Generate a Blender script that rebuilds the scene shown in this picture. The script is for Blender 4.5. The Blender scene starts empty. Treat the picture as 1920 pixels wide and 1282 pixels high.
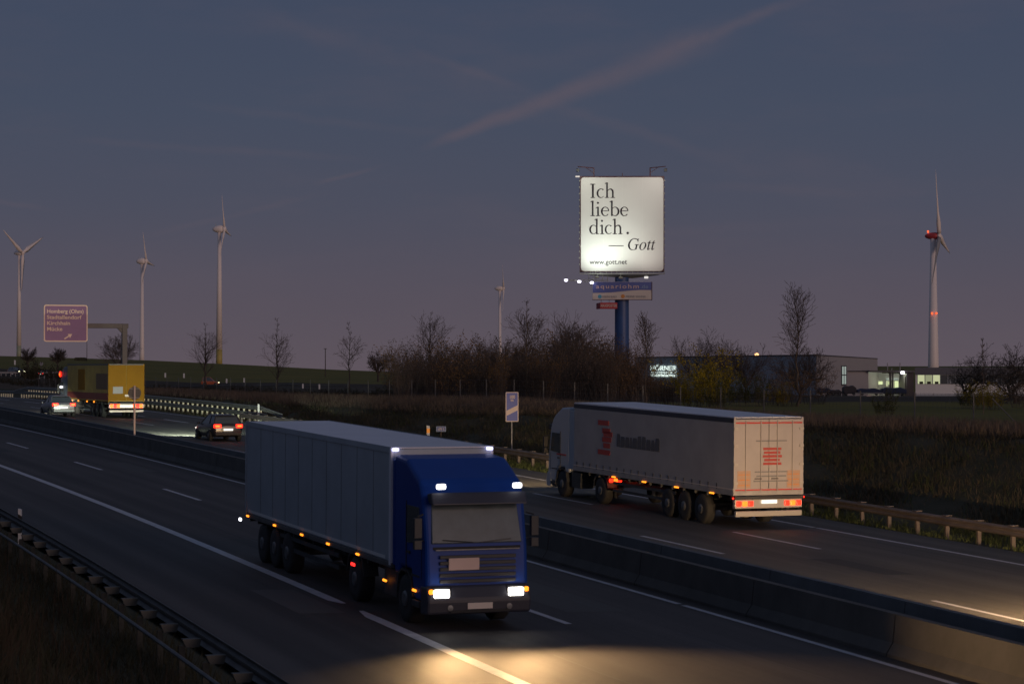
import bpy, bmesh, math, random
import numpy as np
from mathutils import Vector, Matrix
from math import sin, cos, pi, radians, atan2, hypot, sqrt

SC = bpy.context.scene
COL = SC.collection
FPX, HOR, CZ = 4250.7, 684.8, 6.0          # focal length in photo pixels, horizon row, eye height

# ---------------------------------------------------------------- camera
cam = bpy.data.cameras.new('camera')
cam.sensor_width = 36.0
cam.lens = FPX / 1920 * 36
cam.clip_start = 0.5
cam.clip_end = 30000
cam.dof.use_dof = True
cam.dof.focus_distance = 170
cam.dof.aperture_fstop = 4.0
camo = bpy.data.objects.new('camera', cam)
COL.objects.link(camo)
PIT = math.atan((HOR - 641) / FPX)
camo.location = (0, 0, CZ)
camo.rotation_euler = (pi / 2 + PIT, 0, 0)
SC.camera = camo

# ---------------------------------------------------------------- world: dusk sky
SC.view_settings.view_transform = 'Standard'
SC.view_settings.look = 'None'
SC.view_settings.exposure = 0
SC.view_settings.gamma = 1
W = bpy.data.worlds.new('World')
SC.world = W
W.use_nodes = True
NT = W.node_tree
NT.nodes.clear()


def nd(t, **kw):
    n = NT.nodes.new(t)
    for k, v in kw.items():
        setattr(n, k, v)
    return n


def mth(op, a, b=None, c=None, clamp=False):
    n = nd('ShaderNodeMath', operation=op, use_clamp=clamp)
    for i, v in enumerate((a, b, c)):
        if v is None:
            continue
        if isinstance(v, (int, float)):
            n.inputs[i].default_value = v
        else:
            NT.links.new(v, n.inputs[i])
    return n.outputs[0]


def dot(v, t):
    n = nd('ShaderNodeVectorMath', operation='DOT_PRODUCT')
    NT.links.new(v, n.inputs[0])
    n.inputs[1].default_value = t
    return n.outputs['Value']


def mrange(v, a, b, c=0.0, d=1.0):
    n = nd('ShaderNodeMapRange', interpolation_type='SMOOTHSTEP')
    NT.links.new(v, n.inputs[0])
    for i, x in enumerate((a, b, c, d)):
        n.inputs[i + 1].default_value = x
    return n.outputs[0]


def pixdir(u, v):
    return Vector(((u - 960) / FPX, 1, (HOR - v) / FPX)).normalized()


tc = nd('ShaderNodeTexCoord')
DIR = tc.outputs['Generated']
sep = nd('ShaderNodeSeparateXYZ')
NT.links.new(DIR, sep.inputs[0])
ramp = nd('ShaderNodeValToRGB')
NT.links.new(mrange(sep.outputs['Z'], -0.05, 1.0), ramp.inputs[0])
lin = nd('ShaderNodeMapRange')
NT.links.new(sep.outputs['Z'], lin.inputs[0])
lin.inputs[1].default_value = -0.05
lin.inputs[2].default_value = 0.75
NT.links.new(lin.outputs[0], ramp.inputs[0])
cr = ramp.color_ramp


def sky_pos(z):
    return (z + 0.05) / 0.8


stops = [(-0.05, (.090, .070, .085)), (0.0, (.108, .086, .105)), (0.03, (.094, .081, .106)), (0.07, (.072, .077, .112)),
         (0.11, (.060, .074, .115)), (0.16, (.052, .068, .113)), (0.4, (.054, .072, .120)), (0.75, (.060, .080, .130))]
cr.elements[0].position = sky_pos(stops[0][0])
cr.elements[0].color = (*stops[0][1], 1)
cr.elements[1].position = sky_pos(stops[-1][0])
cr.elements[1].color = (*stops[-1][1], 1)
for z, c in stops[1:-1]:
    e_ = cr.elements.new(sky_pos(z))
    e_.color = (*c, 1)
# afterglow of the sun that has just set, behind the camera and to the right
AZ = radians(36)
GL = Vector((sin(AZ), -cos(AZ), 0))
gd = mth('MAXIMUM', dot(DIR, GL), 0.0)
gd = mth('POWER', gd, 1.6)
ge = mth('EXPONENT', mth('MULTIPLY', mth('MAXIMUM', sep.outputs['Z'], 0.0), -5.5))
glow = mth('MULTIPLY', gd, ge)
# thin cloud and contrails
noi = nd('ShaderNodeTexNoise')
noi.inputs['Scale'].default_value = 22
noi.inputs['Detail'].default_value = 6
noi.inputs['Roughness'].default_value = .62
NT.links.new(DIR, noi.inputs['Vector'])
noi2 = nd('ShaderNodeTexNoise')
noi2.inputs['Scale'].default_value = 90
noi2.inputs['Detail'].default_value = 5
NT.links.new(DIR, noi2.inputs['Vector'])


def streak(p1, p2, wpx, amt, fade=60, grow=0.0, soft=.5):
    a, b = pixdir(*p1), pixdir(*p2)
    n = a.cross(b).normalized()
    t = (b - a)
    L = t.length
    t = t / L
    # warp the distance with noise so that edges feather
    dn = mth('ADD', dot(DIR, n), mth('MULTIPLY', mth('SUBTRACT', noi2.outputs[0], .5), wpx / FPX * 1.1))
    dn = mth('ADD', dn, mth('MULTIPLY', mth('SUBTRACT', noi.outputs[0], .5), wpx / FPX * 1.3))
    al = mth('DIVIDE', mth('SUBTRACT', dot(DIR, t), a.dot(t)), L)
    wd = mth('ADD', wpx / FPX, mth('MULTIPLY', mth('MAXIMUM', al, 0.0), grow * wpx / FPX))
    q = mth('DIVIDE', mth('ABSOLUTE', dn), wd)
    band = mrange(q, soft, 1.15, 1.0, 0.0)
    f = fade / FPX / L
    ends = mth('MULTIPLY', mrange(al, -f * .3, f), mrange(al, 1 - f, 1 + f, 1.0, 0.0))
    tex = mrange(noi.outputs[0], .25, .7, .45, 1.0)
    return mth('MULTIPLY', mth('MULTIPLY', band, ends), mth('MULTIPLY', tex, amt))


terms = [streak((795, 278), (1330, 72), 11, .50, 90, 2.6, .0), streak((1230, 105), (1520, -10), 16, .34, 150, -.2, .0),
         streak((420, 20), (960, 168), 28, .14, 160, 0, .0), streak((590, 345), (700, 315), 6, .30, 40, 0, .0),
         streak((260, 445), (560, 375), 8, .16, 80, 0, .0), streak((120, 262), (640, 296), 10, .15, 120, 0, .0),
         streak((-40, 372), (80, 392), 7, .18, 50, 0, .0), streak((1290, 345), (1580, 362), 12, .14, 120, 0, .0),
         streak((1000, 190), (1360, 300), 16, .15, 120, 0, .0), streak((340, 195), (820, 250), 12, .13, 140, 0, .0),
         streak((760, 90), (960, 160), 12, .16, 80, 0, .0), streak((820, 145), (1320, 60), 30, .12, 140, 0, .0),
         streak((1150, 440), (1500, 420), 14, .12, 140, 0, .0)]
tot = terms[0]
for x_ in terms[1:]:
    tot = mth('ADD', tot, x_)
veil = nd('ShaderNodeTexNoise')
veil.inputs['Scale'].default_value = 9
veil.inputs['Detail'].default_value = 5
veil.inputs['Roughness'].default_value = .6
mpv = nd('ShaderNodeMapping')
mpv.inputs['Scale'].default_value = (1, 1, 4)
mpv.inputs['Rotation'].default_value = (0, .18, 0)
NT.links.new(DIR, mpv.inputs[0])
NT.links.new(mpv.outputs[0], veil.inputs['Vector'])
tot = mth('ADD', tot, mth('MULTIPLY', mrange(veil.outputs[0], .45, .75), .14))
mx = nd('ShaderNodeMix', data_type='RGBA', blend_type='MIX')
NT.links.new(mth('MINIMUM', tot, 1.0), mx.inputs['Factor'])
NT.links.new(ramp.outputs[0], mx.inputs['A'])
mx.inputs['B'].default_value = (.124, .096, .118, 1)
ad = nd('ShaderNodeMix', data_type='RGBA', blend_type='ADD')
NT.links.new(glow, ad.inputs['Factor'])
NT.links.new(mx.outputs['Result'], ad.inputs['A'])
ad.inputs['B'].default_value = (.24, .15, .105, 1)
bg = nd('ShaderNodeBackground')
NT.links.new(ad.outputs['Result'], bg.inputs[0])
bg.inputs[1].default_value = 1.0
wo = nd('ShaderNodeOutputWorld')
NT.links.new(bg.outputs[0], wo.inputs[0])

# the brightest part of the afterglow, low over the horizon behind the camera
sl = bpy.data.lights.new('afterglow', 'SUN')
sl.energy = 0.60
sl.angle = radians(24)
sl.color = (1, .70, .57)
so = bpy.data.objects.new('afterglow', sl)
COL.objects.link(so)
so.rotation_euler = (radians(90 - 7), 0, AZ)

# ---------------------------------------------------------------- road geometry (s along, o across)
K = .93
rH, rd, rphi = 6.364 * K, 12.91 * K, .294
rk, rk2 = 1.2145e-3 / K, -3.204e-6 / K / K
rg, rc, rc3, re_ = .014, 6.40e-5 / K, -25.16e-8 / K / K, -.022
LW, MED, rdz = 3.997 * K, 7.437 * K, -.091 * K
PER, pN, pB, pC, oD = 17.997 * K, 46.638 * K, 9.751 * K, 8.498 * K, 4.06 * K
SM = 330.0
S_ = np.arange(-200, SM + 9000, 1.0)
_sc = np.minimum(S_, SM)
TH_ = rphi + rk * _sc + rk2 * _sc * _sc
X_ = np.concatenate([[0], np.cumsum(-(np.sin(TH_[1:]) + np.sin(TH_[:-1])) / 2)])
Y_ = np.concatenate([[0], np.cumsum((np.cos(TH_[1:]) + np.cos(TH_[:-1])) / 2)])
X_ -= X_[200]
Y_ -= Y_[200]


def zroad(s):
    s = np.asarray(s, float)
    a = np.clip(s, 0, SM)
    return rg * a + rc * a * a + rc3 * a ** 3 + np.where(s < 0, rg * s, 0) + np.where(s > SM, -.012 * np.minimum(s - SM, 300), 0)


def theta(s):
    return float(np.interp(s, S_, TH_))


def plan(s, o):
    t = np.interp(s, S_, TH_)
    return np.interp(s, S_, X_) + np.cos(t) * (o + rd), np.interp(s, S_, Y_) + np.sin(t) * (o + rd)


def rz(s, o):
    return CZ - rH + zroad(s) + re_ * np.clip(o, -8, 30) + np.where(np.asarray(o) > 8.7, rdz, 0)


def R(s, o, h=0.0):
    x, y = plan(s, o)
    return Vector((float(x), float(y), float(rz(s, o)) + h))


def proj(p):
    Y, Z = p[1], p[2] - CZ
    yc = Y * cos(PIT) + Z * sin(PIT)
    zc = -Y * sin(PIT) + Z * cos(PIT)
    return 960 + FPX * p[0] / yc, 641 - FPX * zc / yc


def s_at(o, u, h=0.0, lo=10, hi=325):
    for _ in range(45):
        m = (lo + hi) / 2
        if proj(R(m, o, h))[0] < u:
            hi = m
        else:
            lo = m
    return lo


oC = 2 * LW + MED
oB = oC + LW
oE = oB + LW
O_RAIL_N, O_W1, O_W2 = -5.1, 8.3, 10.0


def o_rail_f(s):
    return 24.6 + 1.3 * min(max((s - 62) / 45, 0), 1)


# terrain beyond the cutting: heights by bearing (photo column) and distance
TU = np.array([0, 300, 480, 700, 944, 1300], float)
TD = np.array([0, 150, 205, 300, 500, 1000, 2500, 9000], float)
TZ = np.array([[2.9, 2.9, 2.9, 2.9, 4.5, 10.2, 14.2, 28],
               [3.5, 3.5, 3.5, 2.7, .7, 8.1, 9.0, 15],
               [3.4, 3.4, 3.3, 2.6, .6, 6.0, 4.2, 0],
               [3.5, 3.5, 3.2, 2.6, 1.6, 2.9, -3.4, -28],
               [3.7, 3.6, 3.2, 2.3, .5, .8, -2.2, -16],
               [3.3, 3.3, 3.05, 1.9, -.7, -1.0, 1.3, 2.2]])


def zt(x, y):
    x = np.asarray(x, float)
    y = np.asarray(y, float)
    ys = np.maximum(y, 40)
    u = np.clip(960 + FPX * x / ys, 0, 1300)
    D = np.maximum(y, 0)
    iu = np.clip(np.searchsorted(TU, u) - 1, 0, len(TU) - 2)
    fu = (u - TU[iu]) / (TU[iu + 1] - TU[iu])
    idx = np.clip(np.searchsorted(TD, D) - 1, 0, len(TD) - 2)
    fd = np.clip((D - TD[idx]) / (TD[idx + 1] - TD[idx]), 0, 1)
    a = TZ[iu, idx] * (1 - fd) + TZ[iu, idx + 1] * fd
    b = TZ[iu + 1, idx] * (1 - fd) + TZ[iu + 1, idx + 1] * fd
    return a * (1 - fu) + b * fu


def sstep(a, b, v):
    t = np.clip((np.asarray(v, float) - a) / (b - a), 0, 1)
    return t * t * (3 - 2 * t)


def edge_far(s):
    return 24.0 + 2.6 * float(sstep(95, 135, s))


def ground(s, o):
    """height of the natural ground at road coordinates"""
    s = np.asarray(s, float)
    o = np.asarray(o, float)
    x, y = plan(s, o)
    base = CZ - rH + zroad(s) + re_ * np.clip(o, -8, 30) - .10 + np.where(o > 8.7, rdz, 0)
    ef = 24.0 + 2.6 * sstep(95, 135, s)
    far = zt(x, y)
    b = sstep(ef + 2.2, ef + 11.5, o)
    z = base * (1 - b) + far * b
    near = base + 3.9 * sstep(-6.3, -13.5, o)
    z = np.where(o < -4, near, z)
    mid = (o > -4.4) & (o < ef - .3)
    return np.where(mid, base - .25, z)


def gat(x, y):
    """terrain height at far world x,y (well beyond the cutting)"""
    return float(zt(x, y))


def at(u, D, h=0.0):
    x = (u - 960) / FPX * D
    return Vector((x, D, gat(x, D) + h))


# ---------------------------------------------------------------- materials
def mat(name, col, rough=.6, metal=0.0, emis=None, estr=0.0, noise=0.0, nscale=8.0, col2=None, bump=0.0, spec=.5, dist=.02):
    m = bpy.data.materials.new(name)
    m.use_nodes = True
    nt = m.node_tree
    b = nt.nodes['Principled BSDF']
    b.inputs['Base Color'].default_value = (*col, 1)
    b.inputs['Roughness'].default_value = rough
    b.inputs['Metallic'].default_value = metal
    b.inputs['Specular IOR Level'].default_value = spec
    if emis:
        b.inputs['Emission Color'].default_value = (*emis, 1)
        b.inputs['Emission Strength'].default_value = estr
    if noise or bump or col2:
        t = nt.nodes.new('ShaderNodeTexCoord')
        n = nt.nodes.new('ShaderNodeTexNoise')
        n.inputs['Scale'].default_value = nscale
        n.inputs['Detail'].default_value = 6
        n.inputs['Roughness'].default_value = .6
        nt.links.new(t.outputs['Object'], n.inputs['Vector'])
        r = nt.nodes.new('ShaderNodeValToRGB')
        c2 = col2 if col2 else tuple(max(c * (1 - noise), 0) for c in col)
        c1 = col if col2 else tuple(min(c * (1 + noise), 1) for c in col)
        r.color_ramp.elements[0].position = .3
        r.color_ramp.elements[0].color = (*c2, 1)
        r.color_ramp.elements[1].position = .7
        r.color_ramp.elements[1].color = (*c1, 1)
        nt.links.new(n.outputs[0], r.inputs[0])
        nt.links.new(r.outputs[0], b.inputs['Base Color'])
        if bump:
            bp = nt.nodes.new('ShaderNodeBump')
            bp.inputs['Strength'].default_value = bump
            bp.inputs['Distance'].default_value = dist
            nt.links.new(n.outputs[0], bp.inputs['Height'])
            nt.links.new(bp.outputs[0], b.inputs['Normal'])
    return m


def emat(name, col, s):
    return mat(name, (.02, .02, .02), .3, emis=col, estr=s)


def asphalt(name, base, hi, cell=.0):
    m = bpy.data.materials.new(name)
    m.use_nodes = True
    nt = m.node_tree
    L = nt.links.new
    b = nt.nodes['Principled BSDF']
    t = nt.nodes.new('ShaderNodeTexCoord')
    n1 = nt.nodes.new('ShaderNodeTexNoise')
    n1.inputs['Scale'].default_value = .12
    n1.inputs['Detail'].default_value = 8
    L(t.outputs['Object'], n1.inputs['Vector'])
    n2 = nt.nodes.new('ShaderNodeTexNoise')
    n2.inputs['Scale'].default_value = 9
    n2.inputs['Detail'].default_value = 8
    n2.inputs['Roughness'].default_value = .75
    L(t.outputs['Object'], n2.inputs['Vector'])
    uv = nt.nodes.new('ShaderNodeUVMap')
    mp = nt.nodes.new('ShaderNodeMapping')
    mp.inputs['Scale'].default_value = (.012, 1.1, 1)
    L(uv.outputs[0], mp.inputs[0])
    n3 = nt.nodes.new('ShaderNodeTexNoise')
    n3.inputs['Scale'].default_value = 1.0
    n3.inputs['Detail'].default_value = 4
    L(mp.outputs[0], n3.inputs['Vector'])
    r = nt.nodes.new('ShaderNodeValToRGB')
    r.color_ramp.elements[0].position = .46
    r.color_ramp.elements[0].color = (*base, 1)
    r.color_ramp.elements[1].position = .69
    r.color_ramp.elements[1].color = (*hi, 1)
    a1 = nt.nodes.new('ShaderNodeMath')
    a1.operation = 'MULTIPLY_ADD'
    L(n2.outputs[0], a1.inputs[0])
    a1.inputs[1].default_value = .25
    a2 = nt.nodes.new('ShaderNodeMath')
    a2.operation = 'MULTIPLY_ADD'
    L(n3.outputs[0], a2.inputs[0])
    a2.inputs[1].default_value = .70
    a3 = nt.nodes.new('ShaderNodeMath')
    a3.operation = 'MULTIPLY'
    L(n1.outputs[0], a3.inputs[0])
    a3.inputs[1].default_value = .2
    L(a3.outputs[0], a2.inputs[2])
    L(a2.outputs[0], a1.inputs[2])
    L(a1.outputs[0], r.inputs[0])
    L(r.outputs[0], b.inputs['Base Color'])
    b.inputs['Roughness'].default_value = .7
    b.inputs['Specular IOR Level'].default_value = .3
    bp = nt.nodes.new('ShaderNodeBump')
    bp.inputs['Strength'].default_value = .5
    bp.inputs['Distance'].default_value = .012
    n4 = nt.nodes.new('ShaderNodeTexNoise')
    n4.inputs['Scale'].default_value = 45
    n4.inputs['Detail'].default_value = 3
    L(t.outputs['Object'], n4.inputs['Vector'])
    L(n4.outputs[0], bp.inputs['Height'])
    L(bp.outputs[0], b.inputs['Normal'])
    return m


M = {}
M['asph'] = asphalt('asphalt', (.042, .0355, .034), (.088, .076, .072))
M['asph2'] = asphalt('asphalt_patch', (.085, .075, .07), (.12, .105, .10))
M['paint'] = mat('road_paint', (.52, .51, .54), .6, noise=.16, nscale=3.5, bump=.2)
M['conc'] = mat('concrete', (.085, .08, .075), .85, noise=.22, nscale=1.2, bump=.3)
M['conc2'] = mat('concrete_clean', (.11, .12, .13), .85, noise=.2, nscale=1.0, bump=.3)
M['steel'] = mat('galvanised_steel', (.36, .35, .35), .55, .35, noise=.2, nscale=2.5)
M['steel_d'] = mat('weathered_steel', (.13, .125, .125), .6, .3, noise=.25, nscale=2)
M['beam2'] = mat('dull_beam', (.22, .215, .20), .65, .2, noise=.2, nscale=1.5)
M['dirt'] = mat('soil', (.07, .055, .045), .95, col2=(.035, .03, .024), nscale=.6, bump=.4, spec=.12)
M['verge'] = mat('verge_grass', (.085, .072, .048), .95, col2=(.050, .052, .032), nscale=.5, bump=.6, dist=.06, spec=.12)
M['dry'] = mat('dry_grass_ground', (.13, .095, .065), .95, col2=(.06, .048, .035), nscale=.7, bump=.6, dist=.06, spec=.12)
M['field'] = mat('field_grass', (.200, .160, .040), .95, col2=(.125, .115, .028), nscale=.035, bump=.2, spec=.12)
M['plough'] = mat('ploughed_field', (.085, .065, .045), .95, col2=(.045, .036, .026), nscale=.05, bump=.3, spec=.12)
M['white'] = mat('white_paint', (.72, .72, .72), .45, noise=.05)
M['black'] = mat('black_rubber', (.025, .025, .027), .8, noise=.2, nscale=5)
M['dark'] = mat('dark_plastic', (.035, .036, .04), .55)
M['chassis'] = mat('chassis_steel', (.05, .055, .06), .6, .3, noise=.3, nscale=3)
M['glass'] = mat('dark_glass', (.06, .075, .085), .14, spec=.9)
M['ws'] = mat('windscreen_glass', (.075, .10, .115), .16, noise=.35, nscale=1.6, spec=.7)  # pale blue-grey reflection put into the base colour
M['blue'] = mat('blue_truck_paint', (.007, .045, .26), .45, noise=.05, nscale=1.5, spec=.22)
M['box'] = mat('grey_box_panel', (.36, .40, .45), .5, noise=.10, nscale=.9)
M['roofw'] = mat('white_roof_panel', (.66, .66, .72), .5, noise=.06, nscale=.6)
M['curtain'] = mat('grey_tarpaulin', (.34, .33, .345), .6, noise=.11, nscale=.9, bump=.12, dist=.05)
M['navy'] = mat('navy_band', (.035, .037, .055), .5)
M['door'] = mat('cream_door_panel', (.40, .365, .36), .5, noise=.09, nscale=1.1)
M['red'] = mat('red_print', (.42, .055, .045), .55)
M['redl'] = mat('red_reflector', (.5, .04, .03), .4)
M['grey'] = mat('grey_print', (.2, .2, .21), .55)
M['grey2'] = mat('charcoal_print', (.10, .10, .11), .55)
M['orange_p'] = mat('orange_hatched_board', (.46, .30, .21), .5)
M['yellow'] = mat('yellow_truck_panel', (.23, .11, .002), .6, noise=.08, nscale=.8, spec=.15)
M['tarp'] = mat('olive_yellow_tarpaulin', (.40, .29, .07), .6, noise=.2, nscale=.7, bump=.15, dist=.05)
M['maroon'] = mat('maroon_print', (.22, .05, .04), .6)
M['silver'] = mat('silver_car_paint', (.22, .23, .25), .35, .4)
M['carblk'] = mat('dark_car_paint', (.05, .045, .05), .25, .3)
M['redcar'] = mat('red_orange_paint', (.5, .12, .05), .35)
M['rim'] = mat('alloy_rim', (.17, .175, .185), .5, .5, noise=.3, nscale=6)
M['chrome'] = mat('steel_bumper', (.45, .42, .38), .35, .3)
M['lr'] = emat('tail_lamp_red', (1, .018, .006), 3.2)
M['lo'] = emat('tail_lamp_core', (1, .085, .006), 5.0)
M['lrs'] = emat('side_lamp_red', (1, .02, .015), 3.0)
M['la'] = emat('marker_lamp_amber', (1, .26, .015), 2.6)
M['lb'] = emat('roof_lamp_blue_white', (.62, .62, 1), 2.2)
M['lw'] = emat('visor_lamp_white', (.93, .93, 1), 3.0)
M['lh'] = emat('headlamp_white', (1, .93, .82), 12.0)
M['lp'] = emat('lit_plate_white', (1, .93, .8), 1.4)  # plates glow by themselves, standing in for their small lamps
M['obst'] = emat('obstruction_lamp', (1, .10, .02), 2.2)
M['tower'] = mat('turbine_white', (.90, .80, .76), .5, noise=.03)
M['tgreen'] = mat('turbine_green_base', (.36, .38, .26), .5)
M['tyel'] = mat('turbine_yellow_base', (.46, .36, .10), .5)
M['tred'] = mat('turbine_red', (.45, .05, .06), .5)
M['bark'] = mat('bark', (.075, .062, .055), .9, noise=.3, nscale=5, spec=.12)
M['bark_l'] = mat('pale_bark', (.15, .115, .085), .9, noise=.3, nscale=5, spec=.12)
M['twig'] = mat('reddish_twigs', (.125, .098, .085), .9, spec=.12)
M['twig_d'] = mat('dark_twigs', (.085, .072, .064), .9, spec=.12)
M['leaf_b'] = mat('brown_leaves', (.105, .075, .055), .8, noise=.35, nscale=.9, spec=.12)
M['leaf_o'] = mat('orange_leaves', (.19, .11, .045), .8, noise=.35, nscale=.9, spec=.12)
M['leaf_y'] = mat('yellow_green_leaves', (.25, .185, .016), .8, noise=.4, nscale=.8, spec=.12)
M['leaf_g'] = mat('olive_leaves', (.075, .085, .022), .8, noise=.4, nscale=.8, spec=.12)
M['leaf_d'] = mat('dark_hedge_leaves', (.045, .045, .028), .85, noise=.4, nscale=.8, spec=.12)
M['bl_d'] = mat('dark_grass_blades', (.066, .060, .042), .9, noise=.3, nscale=.5, spec=.12)
M['bl_b'] = mat('dry_grass_blades', (.150, .115, .090), .9, noise=.3, nscale=.4, spec=.12)
M['bl_b2'] = mat('faded_stalks', (.10, .078, .056), .9, noise=.35, nscale=.4, spec=.12)
M['bl_g'] = mat('green_tufts', (.060, .075, .030), .9, noise=.35, nscale=.4, spec=.12)
M['bl_n'] = mat('near_dark_grass', (.048, .047, .030), .9, noise=.45, nscale=.9, spec=.12)
M['bl_r'] = mat('reddish_weed_stems', (.050, .036, .027), .9, noise=.4, nscale=.8, spec=.12)
M['panel'] = mat('poster_vinyl', (.78, .79, .74), .65, noise=.02, nscale=.4)
M['ink'] = mat('poster_ink', (.02, .015, .022), .6)
M['frame'] = mat('dark_red_frame', (.10, .04, .045), .5)
M['truss'] = mat('truss_steel', (.32, .33, .28), .5, .3)
M['pyl'] = mat('blue_pylon_paint', (.035, .085, .24), .45, noise=.15, nscale=.4)
M['sblue'] = mat('sign_blue', (.10, .13, .36), .5)
M['swhite'] = mat('sign_cream', (.62, .55, .50), .5)
M['slgrey'] = mat('sign_grey_print', (.25, .25, .27), .5)
M['scyan'] = mat('sign_cyan', (.08, .36, .52), .5)
M['sor'] = mat('sign_orange', (.6, .24, .06), .5)
M['slblue'] = mat('sign_pale_blue', (.25, .34, .5), .5)
M['srose'] = mat('sign_rose', (.62, .45, .4), .5)
M['sred'] = mat('sign_red', (.50, .045, .05), .5)
M['sredd'] = mat('sign_dark_red', (.25, .03, .04), .5)
M['mblue'] = mat('motorway_blue_headlit', (.26, .12, .30), .45, noise=.12, nscale=.7)  # warm headlamp light on the sign put into its blue
M['mwhite'] = mat('motorway_white_headlit', (.98, .72, .55), .45)  # same headlamp warmth put into the white
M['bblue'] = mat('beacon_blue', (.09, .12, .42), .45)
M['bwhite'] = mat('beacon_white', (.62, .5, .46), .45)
M['gantry'] = mat('gantry_steel', (.14, .115, .11), .6)
M['hallw'] = mat('hall_cladding_grey', (.38, .41, .45), .6, noise=.04, nscale=.2)
M['hallp'] = mat('hall_cladding_warm', (.40, .37, .37), .6, noise=.04, nscale=.2)
M['trim'] = mat('roof_trim', (.06, .05, .055), .6)
M['wl'] = emat('lit_window_yellow', (.9, .95, .55), .55)
M['wl2'] = emat('lit_window_bright', (.85, .95, .50), .85)
M['wc'] = emat('lit_window_cool', (.75, .88, .8), .35)
M['wdim'] = mat('window_dim', (.10, .10, .11), .15, emis=(.5, .52, .55), estr=.02)
M['lsign'] = emat('lit_sign_letters', (.85, 1, .92), 1.1)
M['lamp_w'] = emat('yard_lamp', (.9, .85, 1), 8)
M['lamp_w2'] = emat('flood_lamp', (.85, .8, 1), 7)
M['tarpb'] = mat('dark_blue_tarpaulin', (.03, .045, .10), .6)


# ---------------------------------------------------------------- mesh helpers
class MB:
    def __init__(s):
        s.v, s.f = [], []

    def add(s, vs, fs):
        n = len(s.v)
        s.v += [tuple(v) for v in vs]
        s.f += [tuple(i + n for i in f) for f in fs]
        return s

    def box(s, x0, x1, y0, y1, z0, z1):
        return s.add([(x0, y0, z0), (x1, y0, z0), (x1, y1, z0), (x0, y1, z0), (x0, y0, z1), (x1, y0, z1), (x1, y1, z1), (x0, y1, z1)],
                     [(0, 3, 2, 1), (4, 5, 6, 7), (0, 1, 5, 4), (1, 2, 6, 5), (2, 3, 7, 6), (3, 0, 4, 7)])

    def tube(s, p, q, r0, r1=None, n=6, cap=True):
        p, q = Vector(p), Vector(q)
        r1 = r0 if r1 is None else r1
        d = (q - p)
        if d.length < 1e-6:
            return s
        d.normalize()
        a = d.orthogonal().normalized()
        b = d.cross(a)
        vs = []
        for c, r in ((p, r0), (q, r1)):
            for i in range(n):
                t = 2 * pi * i / n
                vs.append(c + a * (r * cos(t)) + b * (r * sin(t)))
        fs = [(i, (i + 1) % n, n + (i + 1) % n, n + i) for i in range(n)]
        if cap:
            fs += [tuple(range(n - 1, -1, -1)), tuple(range(n, 2 * n))]
        return s.add(vs, fs)

    def prism(s, poly, y0, y1, axis='y', w1=None):
        """extrude an (x,z) outline across y"""
        n = len(poly)
        vs = [(x, y0, z) for x, z in poly] + [(x, y1, z) for x, z in poly]
        fs = [tuple(range(n - 1, -1, -1)), tuple(range(n, 2 * n))] + [(i, (i + 1) % n, n + (i + 1) % n, n + i) for i in range(n)]
        return s.add(vs, fs)

    def lathe(s, prof, n=16, c=(0, 0, 0), axis='z'):
        vs, fs = [], []
        for r, z in prof:
            for i in range(n):
                t = 2 * pi * i / n
                if axis == 'z':
                    vs.append((c[0] + r * cos(t), c[1] + r * sin(t), c[2] + z))
                elif axis == 'y':
                    vs.append((c[0] + r * cos(t), c[1] + z, c[2] + r * sin(t)))
                else:
                    vs.append((c[0] + z, c[1] + r * cos(t), c[2] + r * sin(t)))
        for k in range(len(prof) - 1):
            for i in range(n):
                j = (i + 1) % n
                fs.append((k * n + i, k * n + j, (k + 1) * n + j, (k + 1) * n + i))
        fs.append(tuple(range(n - 1, -1, -1)))
        fs.append(tuple(range((len(prof) - 1) * n, len(prof) * n)))
        return s.add(vs, fs)

    def mesh(s, name, m, smooth=False):
        me = bpy.data.meshes.new(name)
        me.from_pydata(s.v, [], s.f)
        me.materials.append(m)
        bm = bmesh.new()
        bm.from_mesh(me)
        if len(bm.faces) < 60000:
            bmesh.ops.recalc_face_normals(bm, faces=bm.faces)
        bm.to_mesh(me)
        bm.free()
        if smooth:
            me.polygons.foreach_set('use_smooth', [True] * len(me.polygons))
        return me

    def obj(s, name, m, parent=None, loc=None, bevel=0.0, smooth=False, seg=2):
        o = bpy.data.objects.new(name, s.mesh(name, m, smooth))
        COL.objects.link(o)
        if parent:
            o.parent = parent
        if loc is not None:
            o.location = loc
        if bevel:
            b = o.modifiers.new('bevel', 'BEVEL')
            b.width = bevel
            b.segments = seg
            b.limit_method = 'ANGLE'
        return o


def inst(name, me, parent=None, loc=(0, 0, 0), rz_=0.0, sc=None):
    o = bpy.data.objects.new(name, me)
    COL.objects.link(o)
    o.parent = parent
    o.location = loc
    o.rotation_euler = (0, 0, rz_)
    if sc:
        o.scale = sc
    return o


def tag(o, label, cat, group=None):
    o['label'] = label
    o['category'] = cat
    if group:
        o['group'] = group
    return o


def thing(name, label, cat, loc=(0, 0, 0), rot=0.0, group=None):
    o = bpy.data.objects.new(name, None)
    COL.objects.link(o)
    o.location = loc
    o.rotation_euler = (0, 0, rot) if not isinstance(rot, tuple) else rot
    return tag(o, label, cat, group)


def struct(o):
    o['kind'] = 'structure'
    return o


def stuff(o, label=None, cat=None):
    o['kind'] = 'stuff'
    if label:
        o['label'] = label
        o['category'] = cat
    return o


def copy_tree(src, loc=None, rot=None, label=None):
    c = src.copy()
    COL.objects.link(c)
    if loc is not None:
        c.location = loc
    if rot is not None:
        c.rotation_euler = (0, 0, rot)
    if label:
        c['label'] = label
    for ch in src.children:
        d = ch.copy()
        COL.objects.link(d)
        d.parent = c
        for g in ch.children:
            e = g.copy()
            COL.objects.link(e)
            e.parent = d
    return c


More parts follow.
